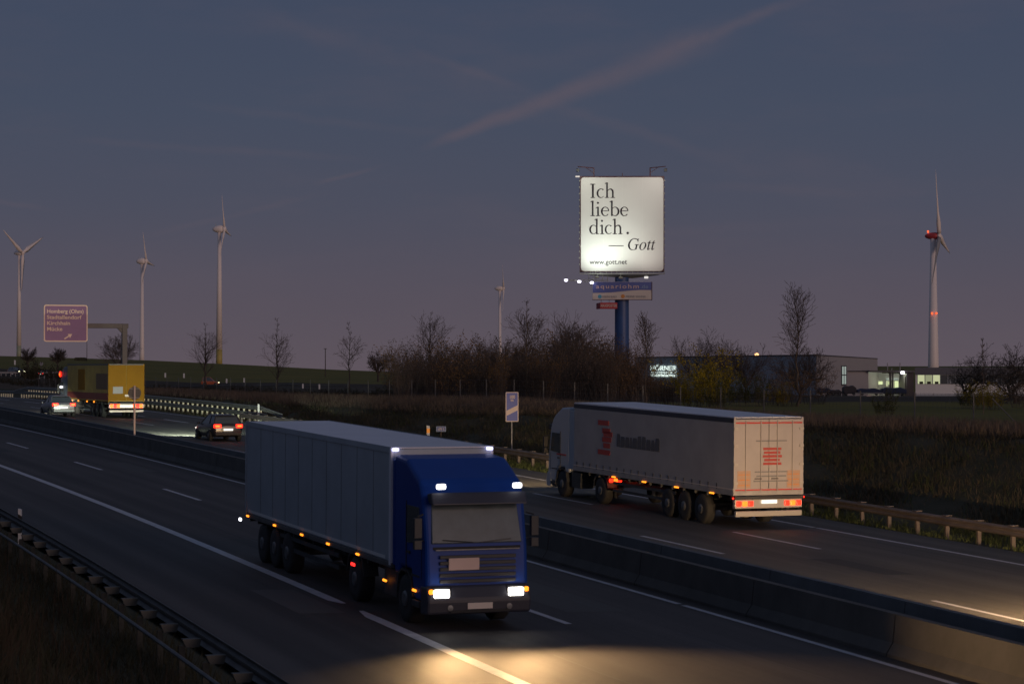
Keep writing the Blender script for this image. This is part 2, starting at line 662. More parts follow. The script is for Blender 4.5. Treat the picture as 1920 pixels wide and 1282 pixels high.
def text(body, size, m, parent, loc, name='lettering', rot=(pi / 2, 0, 0), xs=1.0, off=0.0, align='LEFT', ext=.01, sp=1.0, width=None):
    c = bpy.data.curves.new(name, 'FONT')
    c.body = body
    c.size = size
    c.offset = off
    c.extrude = ext
    c.align_x = align
    c.space_character = sp
    c.resolution_u = 4
    o = bpy.data.objects.new('tmp', c)
    COL.objects.link(o)
    bpy.context.view_layer.update()
    dg = bpy.context.evaluated_depsgraph_get()
    me = bpy.data.meshes.new_from_object(o.evaluated_get(dg))
    bpy.data.objects.remove(o)
    me.name = name
    me.materials.clear()
    me.materials.append(m)
    if width:
        xsv = [v.co.x for v in me.vertices]
        xs = width / max(max(xsv) - min(xsv), 1e-6)
    r = bpy.data.objects.new(name, me)
    COL.objects.link(r)
    r.parent = parent
    r.location = loc
    r.rotation_euler = rot
    r.scale = (xs, 1, 1)
    return r


# ================================================================ SETTING
def strip(name, m, s0, s1, step, oa, ob, h=0.0, nacross=1):
    ss = np.arange(s0, s1 + step * .5, step)
    vs, fs, uvs = [], [], []
    for s in ss:
        a = oa(s) if callable(oa) else oa
        b = ob(s) if callable(ob) else ob
        for k in range(nacross + 1):
            o = a + (b - a) * k / nacross
            p = R(s, o, h)
            vs.append(p)
            uvs.append((s, o))
    n = nacross + 1
    for i in range(len(ss) - 1):
        for k in range(nacross):
            fs.append((i * n + k, i * n + k + 1, (i + 1) * n + k + 1, (i + 1) * n + k))
    me = bpy.data.meshes.new(name)
    me.from_pydata([tuple(v) for v in vs], [], fs)
    me.materials.append(m)
    ul = me.uv_layers.new(name='UVMap')
    for l in me.loops:
        ul.data[l.index].uv = uvs[l.vertex_index]
    o = bpy.data.objects.new(name, me)
    COL.objects.link(o)
    return o


# natural ground: one sheet in road coordinates out to the horizon
def make_ground():
    ss = np.concatenate([np.arange(-60, 330, 3), np.arange(330, 800, 14), np.arange(800, 2400, 60), np.array([2600, 3200, 4200, 6000, 8500])])
    ef_cols = [-120, -60, -30, -20, -16, -14, -13, -12, -11, -10, -9, -8, -7, -6, -5, -4.5]
    cols = ef_cols + [-4, 0, 8.6, 8.8, 15, 20]
    rel = [-.6, -.35, 0, 1, 2.2, 3, 4, 5, 6, 7, 8, 9, 10, 11.5, 13, 15, 18, 22, 28, 36, 48, 64, 84, 110, 150, 200, 260, 340, 440, 560, 700, 900,
           1200, 1600, 2200, 3000, 4200, 6000]
    rng = np.random.default_rng(4)
    V = []
    for s in ss:
        ef = 24.0 + 2.6 * float(sstep(95, 135, s))
        row = cols + [ef + r for r in rel]
        o = np.array(row)
        x, y = plan(s, o)
        z = ground(s, o)
        amp = np.where((o > ef + 1) & (o < ef + 14) | (o < -6), .10, 0.0)
        z = z + rng.normal(0, 1, len(o)) * amp
        V.append(np.stack([x, y, z, o - ef], 1))
    nr, ncol = len(ss), len(V[0])
    A = np.array(V)
    vs = A[:, :, :3].reshape(-1, 3)
    fs, mi = [], []
    for i in range(nr - 1):
        for j in range(ncol - 1):
            fs.append((i * ncol + j, i * ncol + j + 1, (i + 1) * ncol + j + 1, (i + 1) * ncol + j))
            r = (A[i, j, 3] + A[i, j + 1, 3]) / 2
            y = A[i, j, 1]
            if r < -.2:
                mi.append(0)
            elif r < 10.2:
                mi.append(0)
            elif r < 16:
                mi.append(1)
            elif y > 560 or ss[i] < 150:
                mi.append(2)
            else:
                mi.append(3)
    me = bpy.data.meshes.new('ground')
    me.from_pydata(vs.tolist(), [], fs)
    for k in ('verge', 'dry', 'field', 'plough'):
        me.materials.append(M[k])
    me.polygons.foreach_set('material_index', mi)
    me.polygons.foreach_set('use_smooth', [True] * len(mi))
    o = bpy.data.objects.new('ground', me)
    COL.objects.link(o)
    struct(o)


make_ground()
struct(strip('road_near_carriageway', M['asph'], -60, 1200, 3, -4.3, O_W1 - .28, 0, 4))
struct(strip('road_far_carriageway', asphalt('asphalt_far_beamlit', (.062, .055, .048), (.108, .098, .086)), -60, 1200, 3, O_W2 + .28, edge_far, 0, 5))  # paler, warmer asphalt carries the following car's headlamp wash in its colour
struct(strip('median_strip', M['dirt'], -60, 1200, 3, O_W1 + .1, O_W2 - .1, .12, 1))


def tyre_patches():
    """repairs and bleeding seams that real lanes carry"""
    rp_ = random.Random(21)
    a, b = MB(), MB()
    for o0, o1 in ((.3, 3.4), (4.1, 7.1), (oC - 3.3, oC - .3), (oC + .3, oB - .3), (oB + .3, oE - .3)):
        for _ in range(7):
            s0 = rp_.uniform(25, 190)
            L = rp_.uniform(2, 14)
            w0 = rp_.uniform(.5, 1.6)
            c = rp_.uniform(o0 + w0 / 2, o1 - w0 / 2)
            mb_ = a if rp_.random() < .6 else b
            n = max(int(L / 3), 1)
            h_ = .002 + rp_.random() * .001
            for i in range(n):
                t0, t1 = s0 + L * i / n, s0 + L * (i + 1) / n
                mb_.add([R(t0, c - w0 / 2, h_), R(t0, c + w0 / 2, h_), R(t1, c + w0 / 2, h_), R(t1, c - w0 / 2, h_)], [(0, 1, 2, 3)])
    struct(a.obj('asphalt_repair_dark', asphalt('asphalt_dark', (.030, .028, .028), (.055, .052, .050))))
    struct(b.obj('asphalt_repair_pale', asphalt('asphalt_pale', (.065, .060, .056), (.095, .088, .082))))


tyre_patches()


def dashes(name, o, ph, rng_, w=.16, m='paint'):
    mb = MB()
    for k in rng_:
        a = ph + PER * k
        L = 6 * K
        ks = 4
        for i in range(ks):
            s0, s1 = a + L * i / ks, a + L * (i + 1) / ks
            mb.add([R(s0, o - w / 2, .004), R(s0, o + w / 2, .004), R(s1, o + w / 2, .004), R(s1, o - w / 2, .004)], [(0, 1, 2, 3)])
    struct(mb.obj(name, M[m]))


# painted lines
def broken_line(name, segs, o, w):
    mb = MB()
    rr = random.Random(5)
    for a, b in segs:
        s = a
        while s < b:
            t = min(s + 3, b)
            mb.add([R(s, o - w / 2, .004), R(s, o + w / 2, .004), R(t, o + w / 2, .004), R(t, o - w / 2, .004)], [(0, 1, 2, 3)])
            s = t
    struct(mb.obj(name, M['paint']))


gapa, gapb = s_at(0, 640), s_at(0, 694)
broken_line('shoulder_line_near', [(-60, gapb - .1), (gapa + .6, 1100)], 0, .27)
# worn sliver of paint in the gap
mb = MB()
mb.add([R(gapb - .1, -.13, .004), R(gapb - .1, .13, .004), R(gapb + .9, .12, .004), R(gapb + .9, .02, .004)], [(0, 1, 2, 3)])
mb.add([R(gapa + .05, .02, .004), R(gapa + .05, .12, .004), R(gapa + .6, .13, .004), R(gapa + .6, -.13, .004)], [(0, 1, 2, 3)])
struct(mb.obj('worn_paint_remnant', M['paint']))
broken_line('median_line_near', [(-60, s_at(2 * LW, 1270) - .12), (s_at(2 * LW, 1270) + .12, 1100)], 2 * LW + .1, .16)
dashes('lane_line_near', LW, pN, range(-6, 50))
dashes('lane_line_far_a', oB, pB, range(-4, 50))
dashes('lane_line_far_b', oC, pC, range(-4, 50))
broken_line('median_line_far', [(-60, 1100)], oC - LW, .16)
sE = s_at(oE, 1052)
broken_line('shoulder_line_far', [(-60, s_at(oE, 1532)), (s_at(oE, 1530) + .1, sE)], oE, .18)
# the edge line swings out to the slip lane beyond the truck
mb = MB()
s = sE
while s < 1100:
    def oo(q):
        return oE + oD * float(sstep(sE + 2, sE + 34, q))
    t = s + 3
    mb.add([R(s, oo(s) - .09, .004), R(s, oo(s) + .09, .004), R(t, oo(t) + .09, .004), R(t, oo(t) - .09, .004)], [(0, 1, 2, 3)])
    s = t
struct(mb.obj('slip_lane_line', M['paint']))
mb = MB()
for ua, ub in ((977, 934), (353, 308), (272, 245), (75, 45), (17.5, -20), (172, 150)):
    a, b = s_at(oE, ua), s_at(oE, ub, 0, 10, 329)
    for i in range(4):
        s0, s1 = a + (b - a) * i / 4, a + (b - a) * (i + 1) / 4
        mb.add([R(s0, oE - .12, .004), R(s0, oE + .12, .004), R(s1, oE + .12, .004), R(s1, oE - .12, .004)], [(0, 1, 2, 3)])
struct(mb.obj('slip_lane_dashes', M['paint']))
# repair patch on the near shoulder and sealed cracks
mb = MB()
sa, sb = s_at(-.9, 600), s_at(-.9, 505)
mb.add([R(sa, -1.35, .004), R(sa, -.35, .004), R(sb, -.35, .004), R(sb, -1.35, .004)], [(0, 1, 2, 3)])
struct(mb.obj('asphalt_patch', M['asph2']))
mb = MB()
rr = random.Random(8)
for o0, sA, sB in ((LW * .5 + .1, 26, 70), (1.9 + LW, 20, 120), (oB + 1.8, 40, 150), (oC + 1.7, 40, 140)):
    s = sA
    o = o0
    while s < sB:
        o2 = o + rr.uniform(-.05, .05)
        mb.add([R(s, o - .012, .004), R(s, o + .012, .004), R(s + 1.2, o2 + .012, .004), R(s + 1.2, o2 - .012, .004)], [(0, 1, 2, 3)])
        o = o2
        s += 1.2 if rr.random() > .12 else 5
struct(mb.obj('sealed_joint', M['dark']))

# ---------------------------------------------------------------- median walls, element by element
def wall_profile(h):
    return [(-.28, 0), (-.28, .07), (-.15, .27), (-.09, h), (.09, h), (.15, .27), (.28, .07), (.28, 0)]


def barrier_wall(name, label, o, h, mt, ph, n):
    L = 6.0
    p0 = R(20, o)
    root = thing(name, label, 'barrier wall', p0, 0)
    a = ph
    while a < n:
        b = a + L - .035
        A, B = R(a, o), R(b, o)
        ln = (B - A).length
        nseg = 1
        mb = MB()
        pr_ = wall_profile(h)
        k = len(pr_)
        dA, dB = Vector((cos(theta(a)), sin(theta(a)), 0)), Vector((cos(theta(b)), sin(theta(b)), 0))
        vs = [A - p0 + dA * x + Vector((0, 0, z)) for x, z in pr_] + [B - p0 + dB * x + Vector((0, 0, z)) for x, z in pr_]
        fs = [tuple(range(k)), tuple(range(2 * k - 1, k - 1, -1))] + [(i, k + i, k + (i + 1) % k, (i + 1) % k) for i in range(k)]
        mb.add(vs, fs)
        mb.obj('wall_element', mt, root)
        a += L


barrier_wall('concrete_barrier', 'low brownish concrete wall along the median, nearer of the two', O_W1, .80, M['conc'], 2.0, 420)
barrier_wall('concrete_barrier', 'bluish concrete wall along the median, farther of the two', O_W2, .80, M['conc2'], 4.6, 420)


# ---------------------------------------------------------------- guard rails
def beam_mesh(name, pts, base, m, parent, face=1):
    """W-shaped steel beam swept along points (point, outward dir)"""
    pr_ = [(0, .155), (.04, .13), (.075, .10), (.075, .06), (.02, .02), (.02, -.02), (.075, -.06), (.075, -.10), (.04, -.13), (0, -.155)]
    pr2 = pr_ + [(x - .012, z * .97) for x, z in reversed(pr_)]
    k = len(pr2)
    vs, fs = [], []
    for p, n in pts:
        for x, z in pr2:
            vs.append(p - base + n * (x * face) + Vector((0, 0, z)))
    for i in range(len(pts) - 1):
        for j in range(k):
            fs.append((i * k + j, i * k + (j + 1) % k, (i + 1) * k + (j + 1) % k, (i + 1) * k + j))
    mb = MB()
    mb.add(vs, fs)
    return mb.obj(name, m, parent)


def nrm(s):
    return Vector((cos(theta(s)), sin(theta(s)), 0))


# near rail: distance rail, spacer boxes, rear strap
base = R(40, O_RAIL_N)
base.z -= .1
rail = thing('guard_rail', 'dark guard rail with spacer brackets at the near road edge', 'guard rail', base)
pts = [(R(s, O_RAIL_N, .66), nrm(s)) for s in np.arange(8, 150, 2)]
beam_mesh('beam', pts, base, M['steel_d'], rail, 1)
mb = MB()
rs = [R(s, O_RAIL_N - .55, .46) - base for s in np.arange(8, 150, 2)]
for a, b in zip(rs[:-1], rs[1:]):
    mb.tube(a, b, .035, n=6, cap=False)
mb.obj('rear_strap', M['steel_d'], rail)
post_me = MB().box(-.05, .05, -.03, .03, -.25, .55).mesh('post', mat('dirty_post', (.055, .055, .05), .7, .2, noise=.3))
sp_me = MB().prism([(.04, .0), (.26, .0), (.30, .14), (-.02, .14)], -.07, .07).mesh('spacer', mat('dull_steel', (.12, .115, .105), .6, .2, noise=.35, nscale=.7))
s = 33.5 - 1.94 * 10
while s < 140:
    inst('post', post_me, rail, R(s, O_RAIL_N - .38) - base, theta(s))
    sp = inst('spacer', sp_me, rail, R(s, O_RAIL_N - .36, .52) - base, theta(s))
    s += 1.94

# far rail, right part up to the slip lane
base = R(80, 25)
rail = thing('guard_rail', 'single brown grey guard rail along the far shoulder behind the white lorry', 'guard rail', base)
pts = [(R(s, o_rail_f(s), .50), nrm(s)) for s in np.arange(20, 152, 2)]
rustm = mat('brownish_steel', (.14, .115, .105), .6, .25, noise=.25, nscale=1.5)
beam_mesh('beam', pts, base, rustm, rail, -1)
post_me2 = MB().box(-.06, .06, -.05, .05, -.35, .42).mesh('post', rustm)
cap_me2 = MB().box(-.02, .20, -.14, .14, .0, .025).mesh('bracket', rustm)
s = 59.3 - 1.85 * 16
while s < 151:
    inst('post', post_me2, rail, R(s, o_rail_f(s) + .08) - base, theta(s))
    inst('bracket', cap_me2, rail, R(s, o_rail_f(s) - .02, .655) - base, theta(s))
    s += 1.85

# left double-height rail along the slip lane
base = R(175, 28)
rail = thing('guard_rail', 'tall guard rail with two stacked beams and pale posts beside the yellow lorry', 'guard rail', base)
OL = 28.0
s_end = s_at(OL, 490, .9)
pts = [(R(s, OL, .46), nrm(s)) for s in np.arange(150.5, 330, 2)]
beam_mesh('beam', pts, base, M['beam2'], rail, -1)
s_far = s_at(OL, 52, .9, 60, 325)
pts = [(R(s_end - 5, OL, .55), nrm(s_end)), (R(s_end, OL, .93), nrm(s_end))] + [(R(s, OL, .93), nrm(s)) for s in np.arange(s_end + 2, s_far, 2)] + [(R(s_far, OL, .93), nrm(s_far)), (R(s_far + 7, OL, .55), nrm(s_far + 7))]
beam_mesh('beam', pts, base, M['beam2'], rail, -1)
post_t = MB().box(-.06, .06, -.09, .09, -.3, .98).mesh('post', mat('headlit_post', (.80, .78, .56), .5, noise=.1))  # yellow headlamp light on the posts put into their colour
post_s = MB().box(-.06, .06, -.09, .09, -.3, .50).mesh('post', post_t.materials[0])
s = 151.0
while s < 325:
    tall = s_end < s < s_far
    if not (s_far + 5 < s < s_far + 8):
        inst('post', post_t if tall else post_s, rail, R(s, OL + .07) - base, theta(s))
    s += 1.36


# ---------------------------------------------------------------- vehicles
def emit_lens(parent, name, m, x, y, z, w, h, d=.03, axis='x', r=.01):
    mb = MB()
    if axis == 'x':
        mb.box(x - d, x + d, y - w / 2, y + w / 2, z - h / 2, z + h / 2)
    else:
        mb.box(x - w / 2, x + w / 2, y - d, y + d, z - h / 2, z + h / 2)
    return mb.obj(name, m, parent, bevel=min(h, w) * .3 if r else 0)


def wheel_meshes(r, w):
    t = MB().lathe([(r * .62, -w / 2), (r * .94, -w / 2), (r, -w / 2 + .04), (r, w / 2 - .04), (r * .94, w / 2), (r * .62, w / 2)], 24, axis='y').mesh('tyre', M['black'], True)
    ri = MB().lathe([(r * .1, -w / 2 - .01), (r * .3, -w / 2 - .03), (r * .35, -w * .3), (r * .58, -w * .25), (r * .62, -w / 2), (r * .62, w / 2), (r * .58, w * .25), (r * .35, w * .3), (r * .3, w / 2 + .03), (r * .1, w / 2 + .01)], 20, axis='y').mesh('rim', M['rim'], True)
    return t, ri


TW = wheel_meshes(.5, .32)
CW = wheel_meshes(.32, .21)


def wheel(parent, x, y, z, wm):
    o = inst('wheel', wm[0], parent, (x, y, z))
    inst('rim', wm[1], o)


def spot(parent, loc, d, energy, size=60, blend=.6, col=(1, .85, .62), rad=.08, scale=None):
    l = bpy.data.lights.new('headlight_beam', 'SPOT')
    l.energy = energy
    l.spot_size = radians(size)
    l.spot_blend = blend
    l.color = col
    l.shadow_soft_size = rad
    o = bpy.data.objects.new('headlight_beam', l)
    COL.objects.link(o)
    o.parent = parent
    o.location = loc
    q = Vector(d).normalized().to_track_quat('-Z', 'Y')
    o.rotation_mode = 'QUATERNION'
    o.rotation_quaternion = q
    if scale:
        o.scale = scale
    return o


def tractor(root, x0, W2, top, paint, facing_cam=True, blue=True):
    """cab from x0 (front) backwards; half width W2"""
    L = 2.15
    # cab shell
    prof = [(x0, .55), (x0 - .02, 1.15), (x0 - .06, 1.65), (x0 - .28, 2.62), (x0 - .50, 2.95), (x0 - .75, top - .32), (x0 - 1.35, top - .05), (x0 - L, top), (x0 - L, .95), (x0 - 1.75, .95), (x0 - 1.70, 1.12),
            (x0 - 1.0, 1.12), (x0 - .8, .55)]
    MB().prism(prof, -W2, W2).obj('cab', paint, root, bevel=.09, seg=3)
    # windscreen, slightly proud of the raked face
    a, b = (x0 - .055, 1.72), (x0 - .262, 2.52)
    nx, nz = .97, .24
    mb = MB()
    o1, o2 = .015, -.03
    wy = W2 - .13
    vs = []
    for (px, pz), yy in ((a, wy), (b, wy - .05)):
        for k in (o1, o2):
            for sy in (-1, 1):
                vs.append((px + nx * k, sy * yy, pz + nz * k))
    mb.add(vs, [(0, 1, 5, 4), (2, 3, 7, 6), (0, 2, 6, 4), (1, 3, 7, 5), (0, 1, 3, 2), (4, 5, 7, 6)])
    ws = mb.obj('windscreen', M['ws'], root, bevel=.02)
    for sy in (-1, 1):
        MB().tube((x0 - .045, sy * .08, 1.735), (x0 - .05, sy * .72, 1.79), .012, n=5).obj('wiper', M['dark'], root)
    # sun visor
    MB().prism([(x0 - .10, 2.52), (x0 + .16, 2.50), (x0 + .02, 2.74), (x0 - .25, 2.70)], -W2 + .08, W2 - .08).obj('sun_visor', M['dark'] if not blue else M['navy'], root, bevel=.03)
    for sy in (-1, 1):
        # side windows, doors, steps
        y0, y1 = (sy * (W2 - .01), sy * (W2 + .018))
        MB().prism([(x0 - .30, 1.72), (x0 - .46, 2.42), (x0 - 1.22, 2.42), (x0 - 1.22, 1.66)], min(y0, y1), max(y0, y1)).obj('side_window', M['glass'], root)
        MB().box(x0 - 1.30, x0 - 1.28, min(y0, y1), max(y0, y1), 1.0, 2.5).obj('door_gap', M['dark'], root)
        MB().box(x0 - 1.2, x0 - 1.02, min(y0, y1) - .01, max(y0, y1) + .01, 1.45, 1.5).obj('door_handle', M['dark'], root)
        MB().box(x0 - .85, x0 - .35, sy * W2 - .03, sy * W2 + .03, .42, .56).obj('step', M['dark'], root, bevel=.02)
        # mirrors
        mb = MB()
        ym = sy * (W2 + .15)
        mb.box(x0 - .16, x0 - .04, ym - .08, ym + .08, 1.84, 2.24)
        mb.box(x0 - .15, x0 - .04, ym - .08, ym + .08, 1.62, 1.80)
        mb.tube((x0 - .2, sy * W2, 2.3), (x0 - .1, ym, 2.26), .022, n=6)
        mb.tube((x0 - .2, sy * W2, 1.78), (x0 - .1, ym, 1.78), .022, n=6)
        mb.obj('mirror', M['dark'], root, bevel=.03)
        # side deflector behind cab
        MB().box(x0 - L - .45, x0 - L, sy * (W2 - .03) - .02, sy * (W2 - .03) + .02, 1.1, top - .12).obj('side_fairing', paint, root, bevel=.015)
        # tank
        MB().box(x0 - 3.3, x0 - 2.3, sy * (W2 - .05) - sy * .55 if sy < 0 else W2 - .6, (sy * (W2 - .05)) if sy > 0 else -W2 + .6, .5, 1.0)
    # grille, bumper
    for z in (.98, 1.10, 1.22, 1.34, 1.46):
        MB().box(x0 - .01, x0 + .035, -W2 + .28, W2 - .28, z - .035, z + .035).obj('grille_slat', M['dark'], root, bevel=.012)
    MB().prism([(x0 - .35, .30), (x0 + .12, .34), (x0 + .16, .62), (x0 + .02, .90), (x0 - .35, .90)], -W2 - .01, W2 + .01).obj('bumper', paint if not blue else M['navy'], root, bevel=.05)
    MB().box(x0 + .155, x0 + .175, -.26, .26, .44, .56).obj('number_plate', M['swhite'], root)
    MB().box(x0 + .145, x0 + .162, -.62, .62, .37, .42).obj('lower_intake', M['black'], root)
    for sy in (-1, 1):
        MB().lathe([(.01, 0), (.055, 0), (.06, .02), (.01, .025)], 14, c=(x0 + .14, sy * .62, .47), axis='x').obj('fog_lamp', M['rim'], root)
        MB().prism([(x0 - .30, 1.00), (x0 - .29, 1.62), (x0 - .28, 1.62), (x0 - .28, 1.00)], sy * (W2 - .005) - .012, sy * (W2 - .005) + .012).obj('panel_gap', M['black'], root)
        MB().box(x0 - .95, x0 - .42, sy * (W2 + .004) - .008, sy * (W2 + .004) + .008, 1.02, 1.06).obj('side_strip', M['dark'], root)
        MB().prism([(x0 - .84, .60), (x0 - .96, .98), (x0 - 1.2, 1.10), (x0 - 1.62, 1.10), (x0 - 1.86, .98), (x0 - 1.98, .60), (x0 - 1.92, .60), (x0 - 1.80, .95), (x0 - 1.60, 1.05), (x0 - 1.22, 1.05), (x0 - 1.02, .95), (x0 - .90, .60)],
                   sy * (W2 - .16) - .17, sy * (W2 - .16) + .17).obj('wheel_arch', M['dark'], root)
        MB().tube((x0 - 1.9, sy * (W2 - .1), 1.0), (x0 - 1.9, sy * (W2 - .1), top - .3), .05, n=8).obj('air_intake', M['dark'], root)
    MB().box(x0 - .085, x0 - .045, -W2 + .16, W2 - .16, 1.60, 1.655).obj('wiper_cowl', M['black'], root, bevel=.01)
    MB().box(x0 - 1.15, x0 - .5, -.5, .5, 1.45, 1.75).obj('dashboard', M['dark'], root)
    mb = MB()
    for sy in (-1, 1):
        mb.box(x0 - 5.9, x0 - .6, sy * .42 - .05, sy * .42 + .05, .72, .98)
    mb.box(x0 - 3.1, x0 - 2.2, -W2 + .08, -W2 + .62, .42, 1.0)
    mb.box(x0 - 3.1, x0 - 2.2, W2 - .62, W2 - .08, .42, 1.0)
    mb.obj('chassis', M['chassis'], root, bevel=.02)
    for sy in (-1, 1):
        wheel(root, x0 - 1.42, sy * (W2 - .18), .5, TW)
        wheel(root, x0 - 5.1, sy * (W2 - .18), .5, TW)
        MB().prism([(x0 - 4.42, .62), (x0 - 4.55, .98), (x0 - 4.85, 1.09), (x0 - 5.35, 1.09), (x0 - 5.65, .98), (x0 - 5.78, .62), (x0 - 5.74, .62), (x0 - 5.60, .94), (x0 - 5.33, 1.05), (x0 - 4.87, 1.05), (x0 - 4.60, .94), (x0 - 4.46, .62)],
                   sy * (W2 - .36) - .02 if sy > 0 else -W2 + .02, (W2 - .02) if sy > 0 else -W2 + .36).obj('mudguard', M['dark'], root)


def under_trailer(root, xs_w, W2, x_legs, floor=1.1, xa=-15, xb=-3):
    mb = MB()
    for sy in (-1, 1):
        mb.box(xa, xb, sy * .5 - .05, sy * .5 + .05, floor - .32, floor)
        for z in (.55, .82):
            mb.box(x_legs - 6.2, x_legs - .9, sy * (W2 - .06) - .02, sy * (W2 - .06) + .02, z, z + .10)
        mb.box(x_legs - .15, x_legs, sy * .75 - .07, sy * .75 + .07, .25, floor)
    x = xa
    while x < xb:
        mb.box(x, x + .07, -W2 + .03, W2 - .03, floor - .14, floor - .01)
        x += .9
    mb.obj('trailer_chassis', M['chassis'], root)
    for x in xs_w:
        for sy in (-1, 1):
            wheel(root, x, sy * (W2 - .17), .5, TW)
        mb = MB()
        mb.tube((x, -W2 + .3, .5), (x, W2 - .3, .5), .07, n=8)
        mb.obj('axle', M['chassis'], root)


# --- near lorry: blue cab, grey box, coming towards the camera
oc = 1.53
s_f = s_at(oc - .78, 825, .75)
p = R(s_f, oc)
thm = theta(s_f + 7)
# heading: towards the camera = opposite of away direction (-sin, cos)
ang = atan2(-cos(thm), sin(thm))
slope = float(zroad(s_f + 15) - zroad(s_f)) / 15
lorry = thing('articulated_lorry', 'lorry with blue cab, lit headlamps and plain grey box trailer coming towards the camera', 'lorry', p, (0, slope * 1.0, ang))
W2 = 1.08
tractor(lorry, 0, W2, 3.38, M['blue'])
for sy in (-1, 1):
    h = MB()
    h.prism([(-.10, .62), (.10, .64), (.12, .74), (.06, .88), (-.10, .88)], sy * .78 - .20, sy * .78 + .20)
    hh = h.obj('headlamp', M['dark'], lorry, bevel=.03)
    MB().box(.09, .145, sy * .78 - .17, sy * .78 + .15, .665, .835).obj('lens', M['lh'], hh, bevel=.05, seg=4)
    emit_lens(hh, 'indicator', M['la'], .09, sy * 1.0, .79, .10, .10)
    emit_lens(lorry, 'visor_lamp', M['lw'], .07, sy * .80, 2.86, .20, .11, .04)
    emit_lens(lorry, 'roof_lamp', M['lb'], -2.25, sy * 1.03, 3.47, .14, .07, .04)
    spot(lorry, (.34, sy * .78, .75), (1, -.04 + sy * .04, -.045), 1000, 28, 1.0, (1, .60, .26), .15, (3.6, 1, 1))
    spot(lorry, (.34, sy * .78, .77), (1, .22, -.035), 1900, 34, 1.0, (1, .60, .28), .15, (3.0, 1, 1))
MB().box(.03, .05, -.62, .02, 1.20, 1.44).obj('badge', M['srose'], lorry, bevel=.01)
for z in (1.60,):
    MB().box(-.03, .012, -W2 + .2, W2 - .2, z - .012, z + .012).obj('chrome_strip', M['rim'], lorry)
# box body
bx0, bx1, fl, tp = -2.3, -15.2, 1.08, 3.50
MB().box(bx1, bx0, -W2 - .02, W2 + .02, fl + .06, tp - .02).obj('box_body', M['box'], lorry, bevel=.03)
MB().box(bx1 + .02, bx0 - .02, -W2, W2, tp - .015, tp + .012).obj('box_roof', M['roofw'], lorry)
MB().box(bx1 - .03, bx0 + .02, -W2 - .035, W2 + .035, fl - .05, fl + .06).obj('bottom_rail', M['steel_d'], lorry, bevel=.01)
for sy in (-1, 1):
    MB().box(bx1, bx0 + .015, sy * (W2 + .03) - .012, sy * (W2 + .03) + .012, tp - .10, tp + .02).obj('top_rail', M['box'], lorry)
    MB().box(bx0 - .10, bx0 + .02, sy * (W2 + .015) - .03, sy * (W2 + .015) + .03, fl, tp).obj('corner_post', M['roofw'], lorry, bevel=.01)
    MB().box(bx1 - .01, bx1 + .10, sy * (W2 + .015) - .03, sy * (W2 + .015) + .03, fl, tp).obj('corner_post', M['box'], lorry, bevel=.01)
    x = bx0 - 1.3
    while x > bx1 + .5:
        MB().box(x - .008, x + .008, sy * (W2 + .020) - .004, sy * (W2 + .020) + .004, fl + .06, tp - .1).obj('panel_joint', M['steel_d'], lorry)
        x -= 1.25
for xx in (-5.2, -9.0, -12.6):
    MB().box(xx - .18, xx + .18, -W2 - .055, -W2 - .03, fl - .02, fl + .05).obj('side_latch', M['steel_d'], lorry)
MB().box(bx1 + .3, bx0 - .4, -W2 - .028, -W2 - .022, fl + .10, fl + .17).obj('reflective_tape', M['white'], lorry)
MB().box(bx0 + .0, bx0 + .32, -.75, .75, 2.5, 3.3).obj('cooling_unit', M['white'], lorry, bevel=.04)
under_trailer(lorry, (-11.0, -12.25, -13.5), W2, -5.6, fl, bx1 + .2, -3.0)


def sx_for(u, y, z, ref_o, ref_h):
    s = s_at(ref_o, u, ref_h)
    return -(s - s_f)


for u, dz_ in ((458, 0), (510, 0), (562, 0), (612, 0), (668, 0)):
    xx = sx_for(u + 6, 0, 0, oc - W2, fl)
    emit_lens(lorry, 'marker_lamp', M['la'], xx, -W2 - .05, fl + .0, .22, .05, .015, 'y')
for u in (722,):
    emit_lens(lorry, 'marker_lamp', M['la'], sx_for(u, 0, 0, oc - W2, .75), -W2 - .01, .72, .22, .05, .02, 'y')
emit_lens(lorry, 'marker_lamp', M['la'], -.72, -W2 - .01, .74, .22, .05, .02, 'y')
emit_lens(lorry, 'tractor_tail_lamp', M['lrs'], sx_for(660, 0, 0, oc - W2, .8), -W2 + .04, .80, .34, .08, .03, 'y')
emit_lens(lorry, 'reversing_lamp', M['lw'], sx_for(449, 0, 0, oc - W2, .9), -W2 - .04, .92, .16, .09, .03, 'y')

# --- far lorry: cream and grey curtain trailer, driving away
oc = oB + 1.75
s_r = s_at(oc - .95, 1381, .85, 30, 200)
thm = theta(s_r + 7)
slope = float(zroad(s_r + 15) - zroad(s_r)) / 15
s_r -= .35
lorry2 = thing('articulated_lorry', 'lorry with grey curtain trailer, cream rear doors and red logo, driving away', 'lorry', R(s_r, oc), (0, -slope, atan2(cos(thm), -sin(thm))))
W3, fl, tp = 1.26, 1.12, 3.62
MB().box(.02, 13.3, -W3, W3, fl + .10, tp - .17).obj('curtain', M['curtain'], lorry2, bevel=.02)
MB().box(.0, 13.32, -W3 - .01, W3 + .01, tp - .17, tp - .02).obj('top_rail', M['navy'], lorry2, bevel=.01)
MB().prism([(0, -W3), (0, W3)] and [(0.0, tp - .02), (13.3, tp - .02), (13.3, tp + .03), (0.0, tp + .01)], -W3 + .01, W3 - .01).obj('roof', M['roofw'], lorry2)
MB().box(-.02, 13.32, -W3 - .02, W3 + .02, fl - .02, fl + .14).obj('side_rail', M['steel'], lorry2, bevel=.01)
MB().box(-.01, 13.3, -W3 - .024, W3 + .024, fl + .17, fl + .20).obj('curtain_hem', M['swhite'], lorry2)
